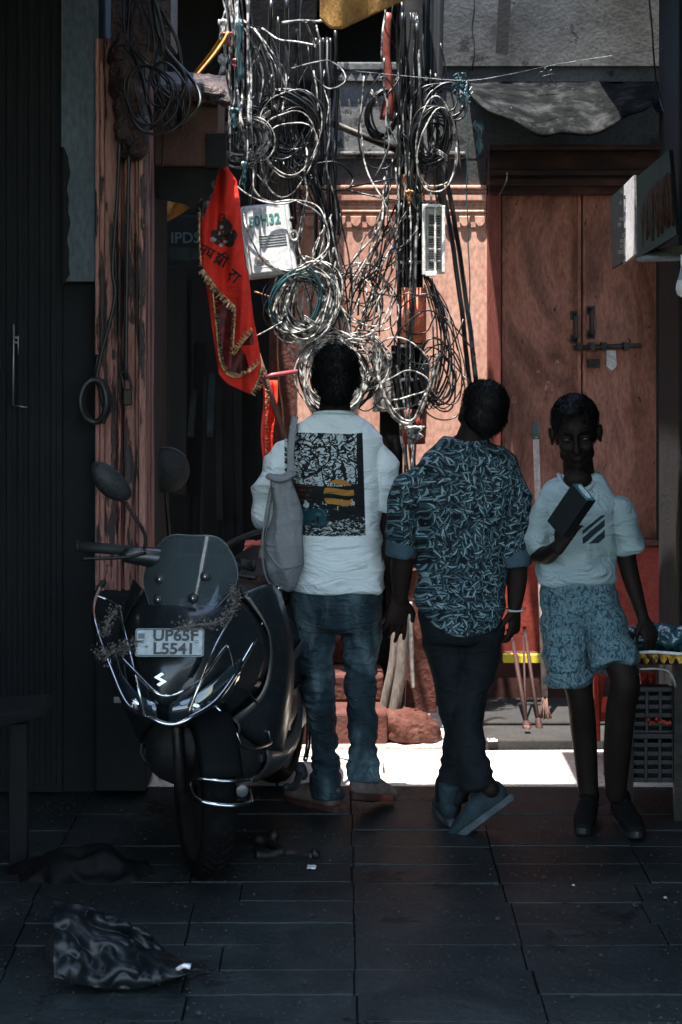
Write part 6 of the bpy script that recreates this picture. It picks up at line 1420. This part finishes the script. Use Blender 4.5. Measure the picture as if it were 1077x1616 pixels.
m = MB(); m.limb([C(.04, 0, .56), C(-.20, 0, .58), C(-.5, 0, .66), C(-.74, 0, .76)], [(.13, .14), (.17, .13), (.14, .10), (.07, .05)], ref=LF, n=18, k=4); part('body_core', m, MATT, sc)
m = MB(); m.limb([C(.0, 0, .34), C(-.2, .0, .33), C(-.5, .06, .28), C(-.62, .06, .26)], [(.10, .09), (.13, .11), (.08, .08), (.06, .06)], ref=LF, n=16, k=4); part('engine', m, M['iron'], sc)
m = MB(); m.tube(catmull([C(-.40, .18, .86), C(-.60, .19, .90), C(-.80, .12, .93), C(-.84, 0, .94), C(-.80, -.12, .93), C(-.60, -.19, .90), C(-.40, -.18, .86)], 5), .011, 8); part('grab_rail', m, MATT, sc)
def wheel(fn, x, z, r, w_, nm='wheel'):
    ax = (fn(x, 1, z) - fn(x, 0, z)).normalized(); c = fn(x, 0, z); m = MB(); prof = []
    for i in range(13):
        a = PI * i / 12; prof.append((r - .045 + .045 * math.sin(a) ** .7, w_ * -math.cos(a)))
    m.lathe(c, [(r - .055, -w_ * .85)] + prof + [(r - .055, w_ * .85)], ax, 48); rim_parent = part(nm, m, TYRE, sc)
    m = MB(); f = (fn(x + 1, 0, z) - c).normalized(); up = V((0, 0, 1))
    for k in range(44):
        a0 = 2 * PI * k / 44
        for s in (-1, 1):
            p0 = c + f * (r + .001) * math.cos(a0) + up * (r + .001) * math.sin(a0) + ax * s * .004; a1 = a0 + .10; p1 = c + f * (r - .010) * math.cos(a1) + up * (r - .010) * math.sin(a1) + ax * s * w_ * .72
            m.beam(p0, p1, .006, .006)
    part('tread', m, TYRE, rim_parent)
    m = MB(); m.lathe(c, [(.03, -.03), (r - .07, -.02), (r - .05, -w_ * .8), (r - .045, -w_ * .8), (r - .045, w_ * .8), (r - .05, w_ * .8), (r - .07, .02), (.03, .03), (.0, .03)], ax, 32); part('rim', m, M['iron'], rim_parent)
wheel(CS, .66, .262, .262, .055); wheel(C, -.62, .25, .25, .06)
rows = []
for j in range(14):
    a = math.radians(22 + j * 8.5); rows.append([(.66 + (.285 + .02 * math.cos(q)) * math.cos(a) ,     .066 * math.sin(q), .262 + (.285 + .02 * math.cos(q)) * math.sin(a)) for q in [(-1.45 + 2.9 * i / 6) for i in range(7)]])
m = MB(); m.grid([[CS(*p) for p in r] for r in rows]); o = part('front_fender', m, plain('fender_black', (.003, .004, .0045), .7, 0., .08), sc, fix=False); o.modifiers.new('s', 'SOLIDIFY').thickness = .004
fg = MB(); fg.tube(catmull([CS(.86, -.09, .345), CS(.95, -.08, .315), CS(.985, 0, .30), CS(.95, .08, .295), CS(.86, .10, .31)], 6), .0065, 8); fg.tube(catmull([CS(.86, -.09, .345), CS(.93, -.08, .375), CS(.965, 0, .37), CS(.93, .08, .36), CS(.86, .10, .35)], 6), .0045, 8)
part('fender_guard', fg, CHR, sc)
m = MB(); m.lathe(CS(.955, .055, .335), [(.018, 0), (.020, .004), (.016, .006), (.0, .006)], CS(1, 0, 0) - CS(0, 0, 0), 20); part('fender_badge', m, GREYP, sc)
for s in (-1, 1):
    m = MB(); m.tube([CS(.66, s * .075, .262), CS(.60, s * .078, .48), CS(.53, s * .06, .70)], .019, 10); part('fork_leg', m, M['iron'], sc)
# handlebar
m = MB(); m.limb([CS(.40, -.20, 1.0), CS(.41, -.10, .985), CS(.41, 0, .955), CS(.41, .08, .94), CS(.40, .16, .94)], [(.028, .03), (.035, .035), (.035, .04), (.035, .035), (.025, .03)], ref=(0, 0, 1), n=16, k=4); hb = part('handlebar_cover', m, BODY, sc)
for s in (-1, 1):
    hz = .035 if s < 0 else -.05; gl = .36 if s < 0 else .22
    m = MB(); m.tube([CS(.40, s * .17, .99 + hz * .6), CS(.375, s * gl, .995 + hz)], .0175, 12); gp = part('grip', m, plain('rubber_grip', g(.010), .7), sc); m = MB(); m.tube([CS(.375, s * gl, .995 + hz), CS(.373, s * (gl + .012), .995 + hz)], .020, 12); part('bar_end', m, M['iron'], gp)
    m = MB(); m.tube(catmull([CS(.44, s * .15, .975 + hz), CS(.455, s * .22, .965 + hz), CS(.435, s * (gl - .02), .962 + hz), CS(.425, s * (gl - .005), .962 + hz)], 5), [.006, .006, .006, .009], 8); part('brake_lever', m, M['iron'], sc)
    if s > 0: continue
    m = MB(); m.tube(catmull([CS(.41, s * .15, 1.01), CS(.42, s * .15, 1.07), CS(.43, s * .20, 1.15), CS(.43, s * .215, 1.18)], 5), .006, 8); ms = part('mirror_stem', m, M['iron'], sc)
    ctr = CS(.44, s * .265, 1.245); u_ = (CS(0, 1, 0) - CS(0, 0, 0)) * s; out = []
    for i in range(24):
        a = 2 * PI * i / 24; ex = .068 * math.cos(a) + .010 * math.sin(a); ez = (.055 + .008 * math.cos(a)) * math.sin(a) + .45 * ex; out.append(ctr + u_ * ex + V((0, 0, ez)))
    m = MB(); fdv = (CS(1, 0, 0) - CS(0, 0, 0)); rr_ = []
    for q, dp in ((1., 0), (.96, .016), (.75, .028), (.35, .036), (.02, .038)): rr_.append([ctr + (p - ctr) * q + fdv * dp for p in out + out[:1]])
    m.grid(rr_); mir = part('mirror', m, MATT, sc); m = MB(); m.prism([ctr + (p - ctr) * .98 for p in out], fdv * .004); part('glass', m, plain('mirror_glass', (.5, .5, .5), .03, 1.), mir)
# windscreen
t = bpy.data.materials.new('smoked_screen'); n_, l_ = nodes_of(t); b_ = n_['Principled BSDF']; b_.inputs['Base Color'].default_value = (.10, .125, .13, 1); b_.inputs['Roughness'].default_value = .07; b_.inputs['Specular IOR Level'].default_value = .9
tr_ = n_.new('ShaderNodeBsdfTransparent'); tr_.inputs[0].default_value = (.62, .72, .74, 1); mx_ = n_.new('ShaderNodeMixShader'); fr_ = n_.new('ShaderNodeLayerWeight'); fr_.inputs[0].default_value = .35
ad_ = n_.new('ShaderNodeMath'); ad_.inputs[1].default_value = .32; ad_.use_clamp = True; l_.new(fr_.outputs['Fresnel'], ad_.inputs[0]); l_.new(ad_.outputs[0], mx_.inputs[0]); l_.new(tr_.outputs[0], mx_.inputs[1]); l_.new(b_.outputs[0], mx_.inputs[2]); l_.new(mx_.outputs[0], n_['Material Output'].inputs[0])
SCR = t
wsr = []
for z, x, w_ in ((.815, .62, .070), (.85, .61, .115), (.915, .58, .158), (.97, .545, .152), (1.02, .51, .125), (1.055, .485, .092), (1.066, .476, .055)):
    wsr.append([(x - .075 * (yy * w_ / .155) ** 2, yy * w_, z) for yy in (-1, -.66, -.33, 0, .33, .66, 1)])
ws = panel('windscreen', wsr, SCR, sc, .004)
m = MB(); edge = [r[0] for r in wsr][::1] + wsr[-1][1:] + [r[-1] for r in wsr[::-1]][1:]; m.tube([C(*p) for p in catmull([V(p) for p in edge], 4)], .0022, 6); part('screen_edge', m, plain('edge_light', (.25, .28, .28), .2), ws)
for y_, z_ in ((-.085, .930), (.072, .945), (-.078, .870), (.045, .880)):
    m = MB(); xx = .607 if z_ < .9 else .572; c = C(xx - .075 * (y_ / .155) ** 2 + .003, y_, z_)
    bt = MB(); bt.lathe(c, [(.016, 0), (.017, .004), (.014, .008), (.008, .009), (.0, .009)], FW, 20); bo = part('mount_grommet', bt, plain('grommet', g(.008), .5), ws); m.lathe(c + FW * .009, [(.0065, 0), (.006, .003), (.0, .004)], FW, 12); part('bolt', m, CHR, bo)
# dark cowl behind the screen
panel('cowl', [[(.56, -.12, .84), (.58, 0, .85), (.56, .12, .84)], [(.48, -.16, .93), (.50, 0, .94), (.48, .16, .93)], [(.42, -.13, .99), (.43, 0, 1.0), (.42, .13, .99)]], MATT, sc)
# number plate
pc0 = W(268, 1014, 6.20); tl = math.radians(14)
def pl_(x, y, z=0.): return pc0 + V((x, -math.cos(tl) * z - math.sin(tl) * -y * -1 * -1, y * math.cos(tl) + math.sin(tl) * z))
def pl_(x, y, z=0.):
    return pc0 + V((x, y * math.sin(tl) - z * math.cos(tl), y * math.cos(tl) + z * math.sin(tl)))
m = MB(); hw, hh = .107, .043
def rrect(hw, hh, r, z): return [pl_(sx * (hw - r) + r * math.cos(a), sy * (hh - r) + r * math.sin(a), z) for sx, sy, a0 in ((1, 1, 0), (-1, 1, PI / 2), (-1, -1, PI), (1, -1, 1.5 * PI)) for a in [a0 + PI / 2 * k / 4 for k in range(5)]]
m.prism(rrect(hw, hh, .009, 0), pl_(0, 0, .002) - pl_(0, 0, 0)); npl = part('number_plate', m, worn('plate_white', [(.3, (.30, .34, .35)), (.7, (.42, .46, .47))], scale=9, rough=.45, bump=.05), sc)
m = MB(); m.tube(rrect(hw - .003, hh - .003, .008, .003), .0016, 6, closed=True); part('plate_rim', m, GREYP, npl)
INK = plain('plate_ink', (.006, .007, .008), .5)
def plate_text(tx, x, y, size, bold=.0012, sx=1.):
    part('plate_lettering', text_mb(tx, size, lambda a, b, c: pl_(x + a, y + b, .0035 + c), depth=.002, bold=bold, sx=sx), INK, npl)
plate_text('UP65F', .018, .020, .047, .0014, 1.12); plate_text('L5541', .014, -.021, .047, .0014, 1.12); plate_text('IND', -.090, .002, .012, .0003)
m = MB(); m.prism([pl_(x, y, .0025) for x, y in ((-.098, .012), (-.078, .012), (-.078, .028), (-.098, .028))], V((0, -.0008, 0))); part('hologram', m, plain('holo', (.02, .06, .08), .3), npl)
for x in (-.045, .085): m = MB(); m.lathe(pl_(x, .002, .003), [(.005, 0), (.004, .003), (0, .0035)], V((0, -1, 0)), 10); part('plate_screw', m, CHR, npl)
part('plate_bracket', MB().beam(pl_(0, 0, -.02), pl_(0, 0, -.09), .12, .02), MATT, sc)
# emblem on the beak
ec = C(.803, .0, .655); es = .021
m = MB(); m.prism([ec + V((1, 0, 0)) * x * es + V((0, .25, 1)).normalized() * y * es + V((0, -.012, 0)) for x, y in ((-.95, .30), (.15, 1), (.55, .74), (-.15, .30), (.95, -.30), (-.15, -1), (-.55, -.74), (.15, -.30))], (0, .012, 0)); part('emblem', m, CHR, sc)
# chrome guards
def bar(pts, r, name='crash_bar', mat=None):
    return part(name, MB().tube(catmull([W(*p) for p in pts], 7), r, 10), mat or CHR, sc)
bar([(158, 925, 6.75), (147, 955, 6.62), (150, 985, 6.5), (172, 1050, 6.35), (200, 1112, 6.22), (235, 1132, 6.16), (270, 1143, 6.14), (302, 1132, 6.16), (345, 1102, 6.25), (392, 1030, 6.45), (425, 965, 6.62), (441, 936, 6.7)], .0085)
part('bar_end', MB().tube([W(440, 938, 6.7), W(440, 927, 6.72)], .011, 10), CHR, sc); part('bar_end', MB().tube([W(157, 927, 6.74), W(164, 919, 6.78)], .011, 10), MATT, sc)
bar([(190, 1037, 6.22), (222, 1070, 6.16), (246, 1093, 6.12), (265, 1098, 6.12), (285, 1092, 6.12), (318, 1072, 6.18), (352, 1026, 6.3), (362, 1024, 6.32), (370, 1055, 6.35)], .0055)
bar([(188, 958, 6.5), (200, 1010, 6.3), (217, 1080, 6.15), (229, 1133, 6.15)], .0048); bar([(378, 956, 6.55), (345, 1010, 6.3), (318, 1072, 6.16), (297, 1128, 6.14)], .0050)
bar([(345, 958, 6.55), (385, 945, 6.6), (420, 934, 6.68), (438, 948, 6.7)], .0055); bar([(340, 1114, 6.3), (366, 1142, 6.3), (387, 1180, 6.32), (424, 1175, 6.5), (426, 1160, 6.6), (412, 1125, 6.6), (398, 1100, 6.5), (364, 1074, 6.4)], .0052)
bar([(172, 1045, 6.4), (176, 1065, 6.4), (174, 1038, 6.45)], .004); bar([(148, 938, 6.7), (172, 948, 6.7), (190, 958, 6.6)], .004)
bar([(470, 1030, 7.35), (484, 1062, 7.35), (487, 1110, 7.3), (487, 1170, 7.25), (482, 1200, 7.2)], .0095, 'side_bar'); bar([(490, 1092, 7.4), (496, 1130, 7.4), (495, 1160, 7.4)], .006, 'side_bar')
bar([(432, 930, 7.2), (448, 950, 7.2), (455, 1000, 7.2), (470, 980, 7.2), (473, 975, 7.2), (460, 962, 7.2), (448, 950, 7.22)], .005, 'side_bar')
part('side_lettering', text_mb('Burgman', .030, lambda a, b, c: C(-.20 , .2255, .665) + (-FW * a).lerp(-FW * a, 0) + V((0, 0, 1)) * (b + a * .25) + LF * c, bold=.0006), plain('pale_badge', (.5, .52, .52), .4), sc)
# fog lamp and footpeg, stand
c = W(362, 1150, 6.35); m = MB(); m.lathe(c, [(.034, .02), (.036, 0), (.030, -.004)], (0, 1, 0), 20); fl_ = part('fog_lamp', m, GREYP, sc); m = MB(); m.lathe(c, [(.030, -.002), (.016, .010), (.0, .012)], (0, 1, 0), 20); part('reflector', m, CHR, fl_)
m = MB(); m.ball(W(371, 1157, 6.33), .005); part('red_reflector', m, plain('red_lens', (.5, .02, .02), .2), fl_)
m = MB(); m.limb([W(474, 1218, 7.0), W(466, 1240, 6.9), W(452, 1242, 6.85)], [.012, .014, .012], n=12, k=4); m.limb([W(474, 1212, 7.0), W(478, 1222, 7.0)], [.022, .02], n=12, k=3); part('footrest', m, MATT, sc)
sY = 6.62
m = MB(); m.tube(catmull([W(404, 1325, sY + .1), W(425, 1330, sY + .08), W(448, 1343, sY), (W(470, 1347, sY - .02)), W(496, 1352, sY - .05)], 5), .016, 10); m.tube(catmull([V((W(404, 0, sY).x, sY - .05, .012)), W(425, 1350, sY - .03), W(448, 1343, sY)], 5), .016, 10)
m.limb([W(497, 1345, sY - .05), V((W(499, 0, sY - .05).x, sY - .05, .012))], [.014, .015], n=12, k=3); m.ball(W(432, 1320, 6.8), (.022, .03, .03)); part('stand', m, M['iron'], sc)
# garland
gm = MB(); rg = random.Random(9)
def petals(path, n, rad=.022):
    pp = catmull([W(*p) for p in path], 8)
    for _ in range(n):
        q = pp[rg.randrange(len(pp))] + V((rg.gauss(0, rad * .6), rg.gauss(0, rad * .5), rg.gauss(0, rad * .6))); s = rg.uniform(.003, .0075)
        a, b_ = V((rg.uniform(-1, 1), rg.uniform(-1, 1), rg.uniform(-1, 1))).normalized(), V((rg.uniform(-1, 1), rg.uniform(-1, 1), rg.uniform(-1, 1))).normalized()
        gm.add([q, q + a * s, q + (a + b_) * s + a.cross(b_) * s * .4, q + b_ * s], [(0, 1, 2, 3)], False)
    gm.tube(pp, .004, 5)
petals([(152, 1034, 6.32), (175, 1030, 6.3), (196, 1024, 6.22), (214, 1015, 6.16)], 420); petals([(166, 1000, 6.4), (172, 980, 6.42), (184, 965, 6.45)], 260, .018)
petals([(275, 992, 6.2), (310, 986, 6.2), (340, 983, 6.24), (362, 968, 6.32), (372, 945, 6.4), (368, 930, 6.42)], 620, .018)
one('dried_garland', gm, worn('dried_petals', [(.35, (.04, .035, .03)), (.65, (.22, .20, .18))], scale=90, rough=.9), "dried flower garland draped round the scooter's number plate", 'garland', fix=False)
# another vehicle's round mirror, and an unseen translucent strip added for the windscreen stripe
t = thing('round_mirror', 'dark round mirror of another parked vehicle behind the scooter', 'mirror', W(262, 850, 8.0))
m = MB(); m.lathe(W(264, 742, 8.0), [(.0, -.03), (.06, -.026), (.088, -.006), (.092, .0), (.088, .004)], (0, 1, 0), 32); part('housing', m, MATT, t); m = MB(); m.tube([W(264 + 36 * math.cos(a), 742 - 36 * math.sin(a), 7.99) for a in [PI * (.2 + .55 * i / 16) for i in range(17)]], .0022, 6); part('painted_rim_highlight', m, GREYP, t)  # grey arc stands in for light catching the mirror rim
m = MB(); m.tube([W(262, 775, 8.0), W(268, 860, 8.05)], .008, 8); part('stem', m, M['iron'], t)

t = thing('reflection_strip', 'added unseen translucent strip overhead that makes the windscreen stripe', 'reflection strip', (-.2, 5.0, 3.44))
TRL = bpy.data.materials.new('milky_sheet'); n_, l_ = nodes_of(TRL); n_.remove(n_['Principled BSDF']); td_ = n_.new('ShaderNodeBsdfTranslucent'); td_.inputs[0].default_value = (.75, .80, .82, 1); l_.new(td_.outputs[0], n_['Material Output'].inputs[0])
m = MB(); m.add([V((RLX, ROOF0, 3.5)), V((RLX + .26, ROOF0, 3.5)), V((RLX + .26, 6.2, 3.5)), V((RLX, 6.2, 3.5))], [(0, 1, 2, 3)]); part('sheet', m, TRL, t)

m = MB(); m.limb([C(.50, 0, .40), C(.36, 0, .34), C(.0, 0, .30), C(-.35, 0, .30)], [(.13, .12), (.20, .13), (.19, .12), (.12, .10)], ref=LF, n=20, k=5, p=2.6); part('underbody', m, MATT, sc)
